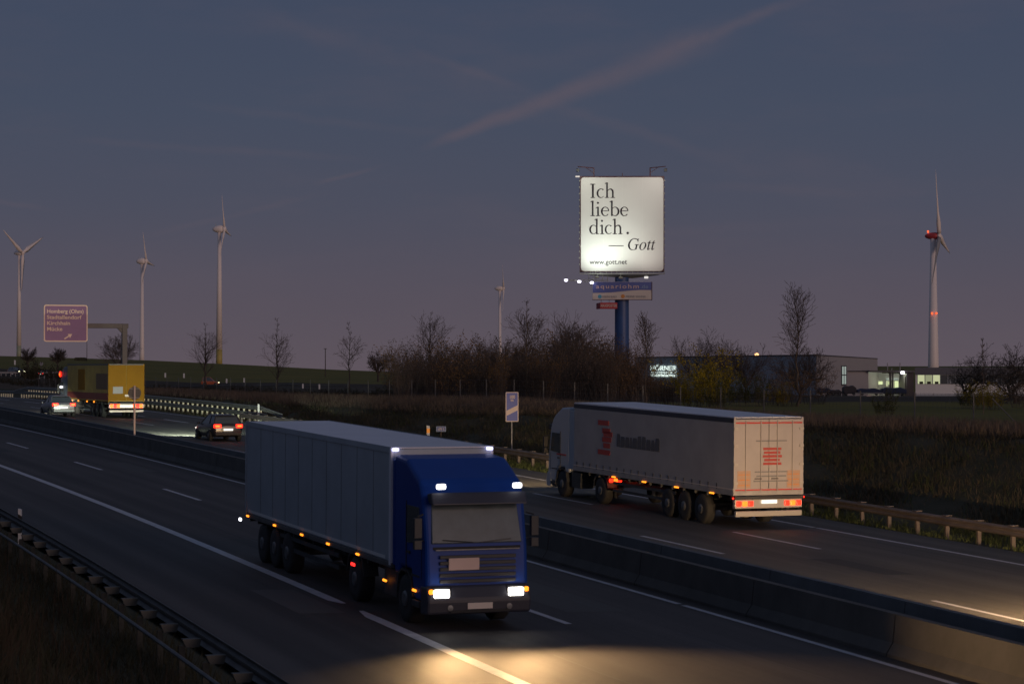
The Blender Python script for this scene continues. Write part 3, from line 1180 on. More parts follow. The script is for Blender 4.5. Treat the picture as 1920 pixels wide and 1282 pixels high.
for sy in (-1, 1):
    MB().box(-.03, .0, min(sy * .012, sy * (W3 - .02)), max(sy * .012, sy * (W3 - .02)), fl + .12, tp - .06).obj('rear_door', M['door'], lorry2, bevel=.012)
    MB().box(-.035, .04, sy * (W3 - .03) - .035, sy * (W3 - .03) + .035, fl, tp).obj('rear_post', M['door'], lorry2, bevel=.01)
    for yy in (.30, .85):
        MB().tube((-.055, sy * yy, fl + .12), (-.055, sy * yy, tp - .1), .016, n=6).obj('lock_rod', M['door'], lorry2)
    MB().box(-.04, -.028, sy * .90 - .24, sy * .90 + .24, fl + .22, fl + .78).obj('hatched_board', M['orange_p'], lorry2)
    for zz in range(3):
        MB().box(-.043, -.039, sy * .90 - .2, sy * .90 + .2, fl + .30 + zz * .17, fl + .33 + zz * .17).obj('board_stripe', M['sor'], lorry2)
    for k, (yy, mm) in enumerate(((.66, 'lr'), (.87, 'lo'), (1.08, 'lr'))):
        emit_lens(lorry2, 'tail_lamp', M[mm], -.06, sy * yy, .84, .19, .17, .03)
    emit_lens(lorry2, 'end_marker', M['lr'], -.03, sy * (W3 + .02), 1.02, .06, .06, .02)
MB().box(-.045, -.030, -W3 + .05, W3 - .05, tp - .20, tp - .15).obj('red_stripe', M['redl'], lorry2)
MB().box(-.045, -.030, -W3 + .05, W3 - .05, fl + .14, fl + .18).obj('red_stripe', M['redl'], lorry2)
for sy in (-1, 1):
    for zz in (1.5, 2.1, 2.7, 3.25):
        MB().box(-.06, -.03, sy * (W3 - .07) - .07, sy * (W3 - .07) + .07, zz - .04, zz + .04).obj('hinge', M['chrome'], lorry2)
    MB().box(-.075, -.05, sy * .30 - .03, sy * .30 + .22, 1.62, 1.66).obj('door_handle', M['steel_d'], lorry2)
# rear artwork: red block logo over thin grey lines
for zz in range(5):
    ww = (.40, .36, .42, .34, .40)[zz]
    MB().box(-.044, -.034, -.05 - ww, -.05 + ww * .65, 2.60 - zz * .12 - .04, 2.60 - zz * .12 + .04).obj('red_logo_bar', M['red'], lorry2)
for zz, ww in ((2.86, .62), (1.86, .66), (1.72, .60), (1.56, .7)):
    MB().box(-.044, -.034, -.15 - ww * .8, -.15 + ww, zz - .022, zz + .022).obj('grey_line', M['grey'], lorry2)
MB().box(-.10, .05, -W3 + .02, W3 - .02, .98, 1.08).obj('rear_sill', M['dark'], lorry2, bevel=.01)
MB().box(-.05, .12, -W3 + .04, W3 - .04, .68, .98).obj('lamp_panel', M['chrome'], lorry2, bevel=.02)
MB().box(-.08, .05, -W3 + .06, W3 - .06, .42, .60).obj('underrun_bar', M['chrome'], lorry2, bevel=.02)
MB().box(-.095, -.08, -.28, .28, .84, .95).obj('number_plate', M['lp'], lorry2)
# side artwork
for zz, x0_, x1_ in ((3.0, 10.0, 11.0), (2.72, 9.9, 10.6), (2.60, 9.7, 10.5), (2.40, 9.8, 10.6), (2.18, 9.9, 10.5), (1.93, 9.9, 11.0)):
    MB().box(x0_, x1_, W3 + .004, W3 + .012, zz - .09, zz + .09).obj('red_logo_bar', M['red'], lorry2)
rr = random.Random(3)
x = 9.3
for wdt in (.30, .36, .34, .20, .38, .32, .34, .36, .30, .34):
    hh_ = .46 if rr.random() < .25 else .38
    pts_ = [(x - wdt, 2.20), (x, 2.20), (x, 2.20 + hh_ * .6), (x - .06, 2.20 + hh_), (x - wdt + .04, 2.20 + hh_), (x - wdt, 2.20 + hh_ * .8)]
    MB().prism(pts_, W3 + .004, W3 + .010).obj('grey_lettering', M['grey2'], lorry2)
    x -= wdt + .045
x = 1.2
while x < 13:
    MB().box(x - .025, x + .025, W3 + .002, W3 + .014, fl + .10, fl + .32).obj('strap', M['dark'], lorry2)
    x += .62
under_trailer(lorry2, (2.4, 3.7, 5.0), W3, 10.6, fl, .2, 12.6)
tractor(lorry2, 16.0, 1.22, 3.45, mat('grey_white_cab_paint', (.42, .45, .5), .35), blue=False)
for u in (1148, 1206, 1268, 1335):
    xx = s_at(oc - W3, u, fl) - s_r
    emit_lens(lorry2, 'marker_lamp', M['la'], xx, W3 + .04, fl - .03, .34, .05, .015, 'y')
for k, (mm, dx) in enumerate((('lr', -.16), ('lo', 0.0), ('lr', .18))):
    emit_lens(lorry2, 'tractor_tail_lamp', M[mm], 16 - 5.95, W3 - .30 + dx, .92, .17, .14, .04)
emit_lens(lorry2, 'red_side_reflector', M['redl'], 14.6, 1.24, 1.62, .9, .06, .012, 'y')
for sy in (-1, 1):
    emit_lens(lorry2, 'headlamp', M['lh'], 16.12, sy * .95, .75, .3, .14, .03)
    spot(lorry2, (16.3, sy * .95, .8), (1, -.10, -.05), 5200, 24, 1.0, (1, .72, .38), .1, (4, 1, 1))

# --- yellow lorry
oc = 19.35
s_y = s_at(oc - 1.27, 203, 3.7, 60, 320)
thm = theta(s_y + 5)
lorry3 = thing('articulated_lorry', 'lorry with yellow rear doors and olive curtain sides, in the far slow lane', 'lorry', R(s_y, oc), atan2(cos(thm), -sin(thm)))
W3, fl, tp = 1.27, 1.12, 3.78
MB().box(.02, 13.0, -W3, W3, fl + .06, tp - .10).obj('curtain', M['tarp'], lorry3, bevel=.02)
MB().box(0, 13.02, -W3 - .01, W3 + .01, tp - .10, tp).obj('roof', M['steel_d'], lorry3, bevel=.01)
for sy in (-1, 1):
    MB().box(-.03, .0, min(sy * .012, sy * (W3 - .02)), max(sy * .012, sy * (W3 - .02)), fl + .10, tp - .08).obj('rear_door', M['yellow'], lorry3, bevel=.012)
    MB().box(-.035, .04, sy * (W3 - .03) - .035, sy * (W3 - .03) + .035, fl, tp).obj('rear_post', M['yellow'], lorry3, bevel=.01)
    for k, (yy, mm) in enumerate(((.56, 'lo'), (.80, 'lr'), (1.04, 'lo'))):
        emit_lens(lorry3, 'tail_lamp', M[mm], -.06, sy * yy, .86, .21, .26, .03)
MB().box(-.045, -.032, .25, .95, 1.72, 2.2).obj('grey_placard', M['slgrey'], lorry3)
MB().box(-.045, -.032, -.25, .1, 1.50, 1.66).obj('pale_placard', M['swhite'], lorry3)
MB().box(0.0, 13, W3 + .004, W3 + .012, fl + .15, fl + .62).obj('maroon_band', M['maroon'], lorry3)
MB().box(.1, 3.6, W3 + .004, W3 + .014, 2.0, 3.1).obj('brown_panel', mat('brown_print', (.14, .09, .05), .6), lorry3)
MB().box(7.2, 9.4, W3 + .004, W3 + .014, 1.9, 3.4).obj('yellow_panel', M['yellow'], lorry3)
MB().box(-.05, .12, -W3 + .04, W3 - .04, .70, 1.0).obj('lamp_panel', M['chrome'], lorry3, bevel=.02)
MB().box(-.10, -.05, -.45, .45, .78, .92).obj('number_plate', M['lp'], lorry3)
MB().box(-.08, .05, -W3 + .06, W3 - .06, .42, .58).obj('underrun_bar', M['chrome'], lorry3, bevel=.02)
under_trailer(lorry3, (2.2, 3.5, 4.8), W3, 10.4, fl, .2, 12.4)
tractor(lorry3, 15.8, 1.24, 3.6, mat('pale_blue_cab_paint', (.15, .19, .24), .5), blue=False)
for xx in (4.2, 6.4, 9.2, 11.2):
    emit_lens(lorry3, 'marker_lamp', M['la'], xx, W3 + .03, fl - .02, .3, .10, .02, 'y')
emit_lens(lorry3, 'marker_lamp', M['la'], 13.7, W3 + .03, .95, .5, .2, .02, 'y')


emit_lens(lorry3, 'red_cab_lamp', M['lr'], 15.3, 1.32, 3.02, .34, .40, .04, 'y')
emit_lens(lorry3, 'red_lamp_core', M['lo'], 15.3, 1.34, 3.00, .18, .22, .06, 'y')
emit_lens(lorry3, 'work_lamp', M['lw'], 15.0, 1.33, 2.05, .55, .16, .04, 'y')


# --- cars
def car(name, label, s, o, paint, kind='hatch', away=True, group=None, lamps=True, beams=0.0, at_=None, rot=None, scale=1.0, bcol=(1, .9, .7)):
    if at_ is None:
        t = theta(s)
        loc = R(s, o)
        rot = atan2(cos(t), -sin(t)) if away else atan2(-cos(t), sin(t))
    else:
        loc = at_
    r = thing(name, label, 'car', loc, rot, group)
    r.scale = (scale,) * 3
    L = 4.2
    tall = kind == 'van'
    # lofted body sections: x, half width, bottom, belt
    sec = [(0.0, .72, .42, .82), (.10, .82, .30, .96), (.6, .87, .24, 1.0), (1.4, .88, .22, .98), (2.6, .88, .22, .96), (3.3, .87, .24, .88), (3.9, .82, .28, .76), (4.16, .68, .38, .64)]
    vs, fs = [], []
    for x, w, zb, zt_ in sec:
        vs += [(x, -w * .9, zb), (x, -w, (zb + zt_) / 2), (x, -w * .94, zt_), (x, 0, zt_ + .04), (x, w * .94, zt_), (x, w, (zb + zt_) / 2), (x, w * .9, zb), (x, 0, zb)]
    n = 8
    for i in range(len(sec) - 1):
        for k in range(n):
            fs.append((i * n + k, i * n + (k + 1) % n, (i + 1) * n + (k + 1) % n, (i + 1) * n + k))
    fs += [tuple(range(n)), tuple(range((len(sec) - 1) * n, len(sec) * n))]
    MB().add(vs, fs).obj('body', paint, r, smooth=True, bevel=.02)
    ht = 1.9 if tall else 1.44
    # glasshouse
    x0, x1, x2, x3 = (.12, .45, 2.0, 3.0) if kind != 'sedan' else (.55, 1.1, 2.2, 3.1)
    g = [(x0, .74, .93), (x1, .60, ht - .07), (x2, .62, ht - .03), (x3, .74, .92)]
    vs = []
    for x, w, z in g:
        vs += [(x, -w, z), (x, w, z)]
    vs += [(x0, -.78, .90), (x0, .78, .90), (x3, -.78, .88), (x3, .78, .88)]
    MB().add(vs, [(0, 1, 3, 2), (2, 3, 5, 4), (4, 5, 7, 6), (0, 2, 4, 6), (1, 7, 5, 3), (0, 6, 7, 1)]).obj('windows', M['glass'], r, bevel=.03)
    MB().add([(x1 - .06, -.58, ht - .05), (x1 - .06, .58, ht - .05), (x2 + .05, .60, ht - .02), (x2 + .05, -.60, ht - .02), (x1 + .05, -.52, ht + .02), (x1 + .05, .52, ht + .02), (x2 - .1, .54, ht + .04), (x2 - .1, -.54, ht + .04)],
             [(0, 1, 2, 3), (4, 7, 6, 5), (0, 4, 5, 1), (1, 5, 6, 2), (2, 6, 7, 3), (3, 7, 4, 0)]).obj('roof', paint, r, bevel=.02)
    for sy in (-1, 1):
        mb = MB()
        mb.tube((x0 + .05, sy * .75, .93), (x1, sy * .60, ht - .04), .035, n=5)
        mb.tube((x1 + .75, sy * .76, .93), (x1 + .75, sy * .61, ht - .04), .03, n=5)
        mb.tube((x3 - .02, sy * .75, .92), (x2, sy * .61, ht - .03), .03, n=5)
        mb.obj('pillars', paint, r)
        for x in (.82, 3.32):
            wheel(r, x, sy * .80, .32, CW)
        MB().box(2.75, 2.9, sy * .92 - .08, sy * .92 + .08, .92, 1.03).obj('mirror', paint, r, bevel=.02)
        tl = MB().box(-.03, .12, sy * .60 - .22, sy * .62 + .18, .75, .95).obj('tail_lamp', M['lr'], r, bevel=.03)
        MB().box(-.045, .05, sy * .62 - .13, sy * .62 + .10, .80, .90).obj('bulb', M['lo'], tl, bevel=.02)
        MB().box(4.02, 4.14, sy * .58 - .16, sy * .58 + .16, .60, .72).obj('headlamp', M['lh'] if beams else M['rim'], r, bevel=.03)
        if beams:
            spot(r, (4.3, sy * .55, .66), (1, .04, -.045), beams, 32, 1.0, bcol, .08, (3.4, 1, 1))
    MB().box(-.05, .02, -.26, .26, .60, .71).obj('number_plate', M['lp'], r)
    MB().prism([(-.06, .34), (-.08, .52), (.1, .56), (.1, .30)], -.74, .74).obj('bumper', paint, r, bevel=.03)
    return r


car('silver_car', 'silver saloon with lit tail lamps left of the yellow lorry', s_at(15.3, 120, .85, 60, 320), 15.3, M['silver'], 'sedan', beams=2200, bcol=(1, .95, .72))
car('dark_car', 'dark hatchback with glowing tail lamps beside the median wall, ahead of the blue lorry', s_at(16.7, 428, .85, 60, 320), 16.7, M['carblk'], 'hatch', beams=11000, bcol=(.85, 1, .78))
# the car that lights the far lanes from just beyond the right edge of the view
car('following_car', 'grey car with headlamps on following the curtain lorry beyond the right edge', 35.5, oC + 1.9, M['silver'], 'hatch', beams=11000, bcol=(1, .64, .32))

# ---------------------------------------------------------------- signs and posts
# destination sign on its cantilever
sg = s_at(28, 233, 0, 60, 320)
gb = R(sg, 28.0)
gt = theta(sg)
gan = thing('sign_gantry', 'dark steel post with an arm reaching over the far slip lane', 'sign gantry', gb, gt)
MB().box(-.22, .22, -.2, .2, -.4, 6.95).obj('post', M['gantry'], gan, bevel=.03)
MB().box(-6.6, .32, -.17, .17, 6.62, 7.02).obj('arm', M['gantry'], gan, bevel=.03)
MB().prism([(-.21, 6.2), (-.21, 6.62), (-.62, 6.62)], -.1, .1).obj('bracket', M['gantry'], gan)
MB().box(-.4, .4, -.4, .4, -.4, .05).obj('base_plate', M['conc'], gan)
SW, SH = 3.72, 3.12
sx0 = -3.25
sgn = thing('motorway_sign', 'blue direction sign listing four towns with an exit arrow, headlamp light in its colours', 'sign', gb + Vector((cos(gt) * (sx0 - SW / 2), sin(gt) * (sx0 - SW / 2), 5.45)) + Vector((sin(gt), -cos(gt), 0)) * .28, gt)


def rrect(w, h, r, y0, y1, m, name, parent, cx=0, cz=0, n=5):
    pts = []
    for (sx, sz, a0) in ((1, 1, 0), (-1, 1, 90), (-1, -1, 180), (1, -1, 270)):
        for i in range(n + 1):
            a = radians(a0 + 90 * i / n)
            pts.append((cx + sx * (w / 2 - r) + r * cos(a), cz + sz * (h / 2 - r) + r * sin(a)))
    return MB().prism(pts, y0, y1).obj(name, m, parent)


rrect(SW, SH, .18, -.05, .02, M['mwhite'], 'border', sgn, 0, SH / 2)
rrect(SW - .2, SH - .2, .13, -.062, -.04, M['mblue'], 'sign_face', sgn, 0, SH / 2)
for i, (t_, wd) in enumerate((('Homberg (Ohm)', 3.1), ('Stadtallendorf', 2.95), ('Kirchhain', 1.95), ('Mücke', 1.3))):
    text(t_, .46, M['mwhite'], sgn, (-1.62, -.068, 2.42 - i * .50), width=wd, off=.008, ext=.004)
ar = MB()
c_, s_ = cos(radians(32)), sin(radians(32))
poly = [(-.40, -.055), (.05, -.055), (.05, -.20), (.38, 0), (.05, .20), (.05, .055), (-.40, .055)]
ar.prism([(x * c_ - z * s_ + .22, x * s_ + z * c_ + .46) for x, z in poly], -.075, -.06)
ar.obj('arrow', M['mwhite'], sgn)
for xx in (-1.1, 1.1):
    MB().box(xx - .05, xx + .05, .02, .18, .3, SH - .3).obj('rear_stiffener', M['gantry'], sgn)

# 100 m beacon
sb = s_at(28.0, 960)
bb = R(sb, 28.0)
bc = thing('exit_beacon', 'blue and white 100 m exit beacon on a thin post behind the rail', 'sign', (bb.x, bb.y, float(ground(sb, 28.0)) - .1), theta(sb) * .55)
pw = (bb - Vector((0, 0, CZ))).length / FPX
topz = (855 - 731) * pw
MB().tube((0, .05, -.3), (0, .05, topz - .1), .035, n=8).obj('post', M['steel'], bc)
bw, bh = 24.5 * pw, 55.5 * pw
rrect(bw, bh, .05, -.02, .02, M['bwhite'], 'border', bc, 0, topz - bh / 2)
rrect(bw - .09, bh - .09, .03, -.03, -.01, M['bblue'], 'sign_face', bc, 0, topz - bh / 2)
text('100', .25, M['bwhite'], bc, (0, -.036, topz - .34), align='CENTER', off=.008, ext=.003, xs=.8)
text('m', .20, M['bwhite'], bc, (0, -.036, topz - .48), align='CENTER', off=.006, ext=.003)
hw = bw / 2 - .045
zc = topz - bh * .72
MB().prism([(-hw, zc - .12), (hw, zc + .16), (hw, zc + .42), (-hw, zc + .14)], -.038, -.028).obj('stripe', M['bwhite'], bc)

# kilometre sign
sk = s_at(27.8, 827)
kb = R(sk, 27.8)
km = thing('kilometre_sign', 'small blue kilometre plate on a short post left of the exit beacon', 'sign', (kb.x, kb.y, float(ground(sk, 27.8))), theta(sk) * .4)
pw = kb.y / FPX
kz = kb.z - km.location.z
yb = proj(kb)[1]
t0, t1 = (yb - 799) * pw + kz, (yb - 809) * pw + kz
MB().tube((0, .03, -.3), (0, .03, t1 + .1), .025, n=6).obj('post', M['bark_l'], km)
rrect(18.5 * pw, t0 - t1, .03, -.012, .012, M['slblue'], 'border', km, 0, (t0 + t1) / 2)
rrect(16.5 * pw, (t0 - t1) * .84, .03, -.02, 0, M['sblue'], 'sign_face', km, 0, (t0 + t1) / 2)
text('479 5', .2, M['swhite'], km, (0, -.025, t1 + .065), align='CENTER', width=.34, ext=.003)
km.children[-1].location.x = -0


# delineator posts
def delineator(name, label, loc, rot, h, refl=None, group=None, w=.12):
    r = thing(name, label, 'marker post', loc, rot, group)
    MB().prism([(-w / 2, -.2), (w / 2, -.2), (w / 2, h - .03), (-w / 2, h)], -.05, .05).obj('post', M['white'], r)
    if refl == 'black':
        MB().prism([(-w / 2 - .004, h - .42), (w / 2 + .004, h - .48), (w / 2 + .004, h - .20), (-w / 2 - .004, h - .14)], -.054, .054).obj('black_band', M['black'], r)
    if refl == 'orange':
        MB().box(-w / 2 - .002, w / 2 + .002, -.056, .052, h - .42, h - .18).obj('reflector', emat('glowing_reflector_orange', (1, .3, .03), .5), r)  # reflector given its own glow for the headlamp light it returns
    return r


sd = s_at(O_RAIL_N + .35, 37.5, .6, 10, 200)
pd = R(sd, O_RAIL_N + .35)
yb = proj(pd)[1]
hh = (yb - 953) * pd.y / FPX
delineator('delineator_post', 'white post with black band standing at the near guard rail', pd, 0, hh, 'black', w=.085)
sd = s_at(27.0, 803)
pd = R(sd, 27.0)
delineator('delineator_post', 'white post with orange reflector left of the small blue plate', pd, 0, (proj(pd)[1] - 797) * pd.y / FPX, 'orange', w=.16)
sd = s_at(27.7, 485)
pd = R(sd, 27.7)
delineator('delineator_post', 'white post at the right end of the two-beam guard rail', pd, 0, (proj(pd)[1] - 757) * pd.y / FPX, None, w=.13)
# round sign from behind, on the median
sd = s_at(9.15, 252)
pd = R(sd, 9.15, .1)
rs = thing('round_sign', 'round traffic sign seen from behind on a pole in the median', 'sign', pd, theta(sd) * .3)
pw = pd.y / FPX
yb = proj(pd)[1]
H_ = (yb - 723) * pw
MB().tube((0, 0, -.1), (0, 0, H_), .05, n=8).obj('pole', M['bwhite'], rs)
cz_ = (yb - 737) * pw
MB().lathe([(.02, .05), (11.5 * pw, .05), (12 * pw, .06), (12 * pw, .075), (.02, .08)], 28, (0, 0, cz_), 'y').obj('disc', M['steel_d'], rs)
for dz_ in (-8.5, 8.5):
    MB().box(-9 * pw, 9 * pw, .02, .05, cz_ + dz_ * pw - .02, cz_ + dz_ * pw + .02).obj('clamp_bar', M['steel'], rs)

# white marker posts along the country road behind
for i, (u, v, D, lab) in enumerate(((28, 680, 640, 'white post on the grass slope under the leftmost turbine'), (23, 697, 470, 'white post behind the small rail at the left edge'),
                                    (310, 704, 520, 'white post on the field, first right of the yellow lorry'), (345, 704, 520, 'white post on the field, second right of the yellow lorry'),
                                    (425, 714, 500, 'white post on the field left of the bare tree, nearer of a pair'), (458, 714, 490, 'white post on the field left of the bare tree, right of a pair'),
                                    (568, 724, 420, 'white post on the field left of the utility pole'), (599, 725, 420, 'white post on the field below the utility pole'))):
    best_ = None
    for D2 in range(360, 1000, 10):
        x = (u - 960) / FPX * D2
        vb = HOR + (CZ - gat(x, D2)) * FPX / D2
        if best_ is None or abs(vb - (v + 4)) < best_[0]:
            best_ = (abs(vb - (v + 4)), D2)
    D = best_[1]
    x = (u - 960) / FPX * D
    z = gat(x, D)
    h = 9.0 * D / FPX
    delineator('delineator_post', lab, (x, D, z), 0, h, None, 'white marker posts on the field', w=3.0 * D / FPX)

# wire fence along the top of the cutting
OF = 39.5
fb = Vector((*plan(100, OF), float(ground(100, OF))))
fen = thing('wire_fence', 'wire mesh fence with thin grey posts along the top of the bank', 'fence', fb)
fp = MB().tube((0, 0, -.4), (0, 0, 1.5), .032, n=6).mesh('post', M['steel_d'])
s = 70.0
fpts = []
while s < 300:
    x, y = plan(s, OF)
    g_ = float(ground(s, OF))
    P_ = Vector((float(x), float(y), g_))
    inst('post', fp, fen, P_ - fb)
    fpts.append(P_ - fb)
    s += 4.6
mb = MB()
for a, b in zip(fpts[:-1], fpts[1:]):
    for h in (.1, .35, .6, .85, 1.1, 1.45):
        mb.tube(a + Vector((0, 0, h)), b + Vector((0, 0, h)), .0045, n=3, cap=False)
    for k in range(14):
        q_ = a.lerp(b, (k + .5) / 14)
        mb.tube(q_ + Vector((0, 0, .05)), q_ + Vector((0, 0, 1.45)), .0035, n=3, cap=False)
stuff(mb.obj('wire_mesh', M['steel_d'], fen))
# leaning brace
x, y = plan(s_at(OF, 1874, 1), OF)
MB().tube((x - fb.x - .3, y - fb.y, 1.3), (x - fb.x + 1.1, y - fb.y - .2, -.2), .025, n=6).obj('brace', M['steel_d'], fen)

# ---------------------------------------------------------------- advertising tower
D = 400.0
k = D / FPX
bx, by = (1166 - 960) * k, D
gz = gat(bx, by)


def Z(v):
    return (HOR - v) * k + CZ - gz


tw = thing('billboard_tower', 'tall blue pylon carrying the lit white text billboard', 'billboard', (bx, by, gz), radians(-1.5))
MB().lathe([(1.28, -1), (1.28, Z(645)), (1.36, Z(645)), (1.36, Z(644)), (1.26, Z(644)), (1.22, Z(520))], 32).obj('pylon', M['pyl'], tw, smooth=False)
pwid, x0 = 157 * k, (1166 - 1166) * k
zb, ztp = Z(509), Z(332)
rrect(154 * k, (509 - 334) * k, .6, -1.75, -1.6, M['panel'], 'poster', tw, .2 * k, (Z(509) + Z(334)) / 2)
MB().box(-79 * k, 79 * k, -1.6, 1.2, zb - .1, ztp + .05).obj('frame_box', M['frame'], tw, bevel=.05)
mb = MB()
for v in range(340, 508, 12):
    for sx in (-1, 1):
        mb.box(sx * 79.5 * k - .06, sx * 79.5 * k + .06, -1.7, -1.3, Z(v) - .12, Z(v) + .12)
mb.obj('edge_clips', M['truss'], tw)
# vertical vinyl joints
for u in (1131, 1166.5, 1204):
    MB().box((u - 1166) * k - .02, (u - 1166) * k + .02, -1.757, -1.752, zb + .2, ztp - .3).obj('vinyl_joint', mat('joint', (.84, .85, .8), .5), tw)
tx = lambda u: (u - 1166) * k
YF = -1.775


def stroke(mb, pts, ws, y):
    """ribbon along pts with varying width, flat in the poster plane"""
    P_ = [Vector((a, b)) for a, b in pts]
    L_, R_ = [], []
    for i, p in enumerate(P_):
        a = P_[max(i - 1, 0)]
        b = P_[min(i + 1, len(P_) - 1)]
        d = (b - a).normalized()
        n = Vector((-d.y, d.x)) * ws[i] / 2
        L_.append(p + n)
        R_.append(p - n)
    vs = [(q.x, y, q.y) for q in L_] + [(q.x, y, q.y) for q in R_]
    n = len(P_)
    mb.add(vs, [(i, i + 1, n + i + 1, n + i) for i in range(n - 1)])


def serif_word(word, u, v, wpx, parent):
    """an old-style serif drawn with strokes; cap height 1"""
    XH, ASC, ST, HL = .66, 1.10, .125, .040
    adv = {'I': .46, 'c': .56, 'h': .74, 'l': .36, 'i': .36, 'e': .60, 'b': .68, 'd': .72}
    glyphs, x = [], 0
    for ch in word:
        glyphs.append((ch, x))
        x += adv[ch]
    total = x - .06
    sc = 26.0 * k
    xs = wpx * k / total
    for n_, (ch, x0) in enumerate(glyphs):
        mb = MB()
        yy = [0.0]

        def S(pts, ws):
            yy[0] -= .0012
            stroke(mb, [((x0 + a) * xs, b * sc) for a, b in pts], [w_ * sc for w_ in ws], yy[0])

        def stem(cx, h, flag=True, foot=True, w_=ST):
            S([(cx, 0), (cx, h * .5), (cx, h)], [w_, w_ * .92, w_])
            if foot:
                S([(cx - .15, .018), (cx + .15, .018)], [HL, HL])
                S([(cx, .0), (cx, .07)], [w_ * 1.7, w_])
            if flag:
                S([(cx - .16, h - .10), (cx - .02, h - .02)], [HL * .7, HL * 2])

        def ell(cx, cy, rx, ry, a0, a1, wf):
            P2, W2_ = [], []
            for i in range(25):
                a = radians(a0 + (a1 - a0) * i / 24)
                P2.append((cx + rx * cos(a), cy + ry * sin(a)))
                W2_.append(wf(a))
            S(P2, W2_)
        if ch == 'I':
            stem(.20, 1.0, False, True, .145)
            S([(.03, .982), (.37, .982)], [HL, HL])
            S([(.20, .93), (.20, 1.0)], [.145, .25])
        elif ch in 'li':
            stem(.17, ASC if ch == 'l' else XH)
            if ch == 'i':
                mb.lathe([(.01, -.002), (.075 * sc, -.002), (.075 * sc, 0), (.01, 0)], 12, ((x0 + .16) * xs, 0, .95 * sc), 'y')
        elif ch == 'c':
            ell(.29, .33, .235, .315, 48, 318, lambda a: HL + .085 * max(0, -cos(a)) ** 1.2 + (.045 if a < radians(70) else 0))
        elif ch == 'e':
            ell(.29, .33, .235, .315, 8, 322, lambda a: HL + .085 * max(0, -cos(a)) ** 1.2 + .035 * max(0, cos(a)))
            S([(.08, .375), (.52, .375)], [HL, HL])
        elif ch == 'b':
            stem(.13, ASC, True, False)
            ell(.34, .33, .235, .315, -170, 150, lambda a: HL + .09 * max(0, cos(a)) ** 1.2)
        elif ch == 'd':
            ell(.29, .33, .235, .315, 30, 330, lambda a: HL + .09 * max(0, -cos(a)) ** 1.2)
            stem(.52, ASC, True, False)
            S([(.52, .02), (.68, .03)], [HL, HL])
        elif ch == 'h':
            stem(.14, ASC)
            S([(.17, .48), (.24, .58), (.34, .635), (.43, .62), (.50, .54), (.53, .44)], [HL, HL * 1.2, HL * 1.8, .10, ST, ST])
            stem(.53, .46, False)
        mb.obj('letter', M['ink'], parent, (tx(u), YF, Z(v)))


for body, u, v, wpx in (('Ich', 1106, 372.3, 47), ('liebe', 1106.5, 406.3, 71), ('dich', 1105, 440, 62)):
    serif_word(body, u, v, wpx, tw)
MB().lathe([(.02, -.01), (2.3 * k, -.01), (2.3 * k, .01), (.02, .01)], 14, (tx(1176.5), YF, Z(438)), 'y').obj('full_stop', M['ink'], tw)
text(chr(0x1d43a) + chr(0x1d45c) + chr(0x1d461) + chr(0x1d461), 20 * k / .66, M['ink'], tw, (tx(1176), YF, Z(469.5)), width=51 * k, ext=.01, off=.004)
MB().box(tx(1141), tx(1169), YF - .01, YF + .01, Z(462.6), Z(461.2)).obj('dash', M['ink'], tw)
text('www.gott.net', 12.6 * k, M['ink'], tw, (tx(1105.5), YF - .01, Z(496)), width=70 * k, ext=.01, off=.012)
# lower truss and walkway
mb = MB()
mb.box(-79 * k, 79 * k, -2.3, -1.7, zb - .55, zb - .42)
for i in range(17):
    x = (-79 + i * 9.87) * k
    mb.tube((x, -1.8, zb - .05), (x, -1.8, zb - .5), .05, n=5)
mb.add([(-60 * k, -1.5, zb - .6), (70 * k, -1.5, zb - .6), (20 * k, 0, Z(522)), (-8 * k, 0, Z(520)), (-60 * k, 1, zb - .6), (70 * k, 1, zb - .6)],
       [(0, 1, 2, 3), (4, 5, 2, 3), (0, 3, 4), (1, 5, 2)])
mb.obj('walkway_truss', M['truss'], tw)


def arm_lamp(ux, v0, du, lean=1):
    """bracket arm above the board with its lamp"""
    mb = MB()
    X = tx(ux)
    mb.tube((X, -1.5, Z(332)), (X, -1.5, Z(316)), .10, n=6)
    e = (X + du * k, -3.4, Z(315.5) + .02)
    mb.tube((X, -1.5, Z(316.3)), e, .08, n=6)
    mb.tube((X, -1.5, Z(326)), (X + du * .5 * k, -2.45, Z(316.2)), .05, n=5)
    a = mb.obj('lamp_arm', M['frame'], tw)
    MB().box(e[0] - .28, e[0] + .28, e[1] - .2, e[1] + .25, Z(325), Z(319)).obj('lamp_housing', M['dark'], a, bevel=.05)
    return e


e1 = arm_lamp(1113.5, 0, -30)
e2 = arm_lamp(1218.5, 0, 28)
mb = MB().box(tx(1079), tx(1087), -2.3, -2.0, Z(334), Z(331.5))
mb.obj('corner_lamp', emat('corner_lamp', (1, .9, .8), .7), tw, bevel=.03)
MB().tube((tx(1167), -1, Z(332)), (tx(1167), -1, Z(325.5)), .07, n=5).obj('mast', M['frame'], tw)
# floodlights below
for u, v, lit in ((1119, 520, 0), (1163, 521, 0), (1210.5, 520.5, 1)):
    mb = MB()
    mb.tube((tx(u), -1.9, zb - .3), (tx(u), -3.2, Z(v)), .06, n=5)
    a = mb.obj('flood_arm', M['truss'], tw)
    MB().box(tx(u) - .35, tx(u) + .35, -3.7, -3.2, Z(v + 3), Z(v - 1)).obj('flood_housing', M['truss'] if not lit else emat('flood_dim', (1, .95, .9), .8), a, bevel=.06)
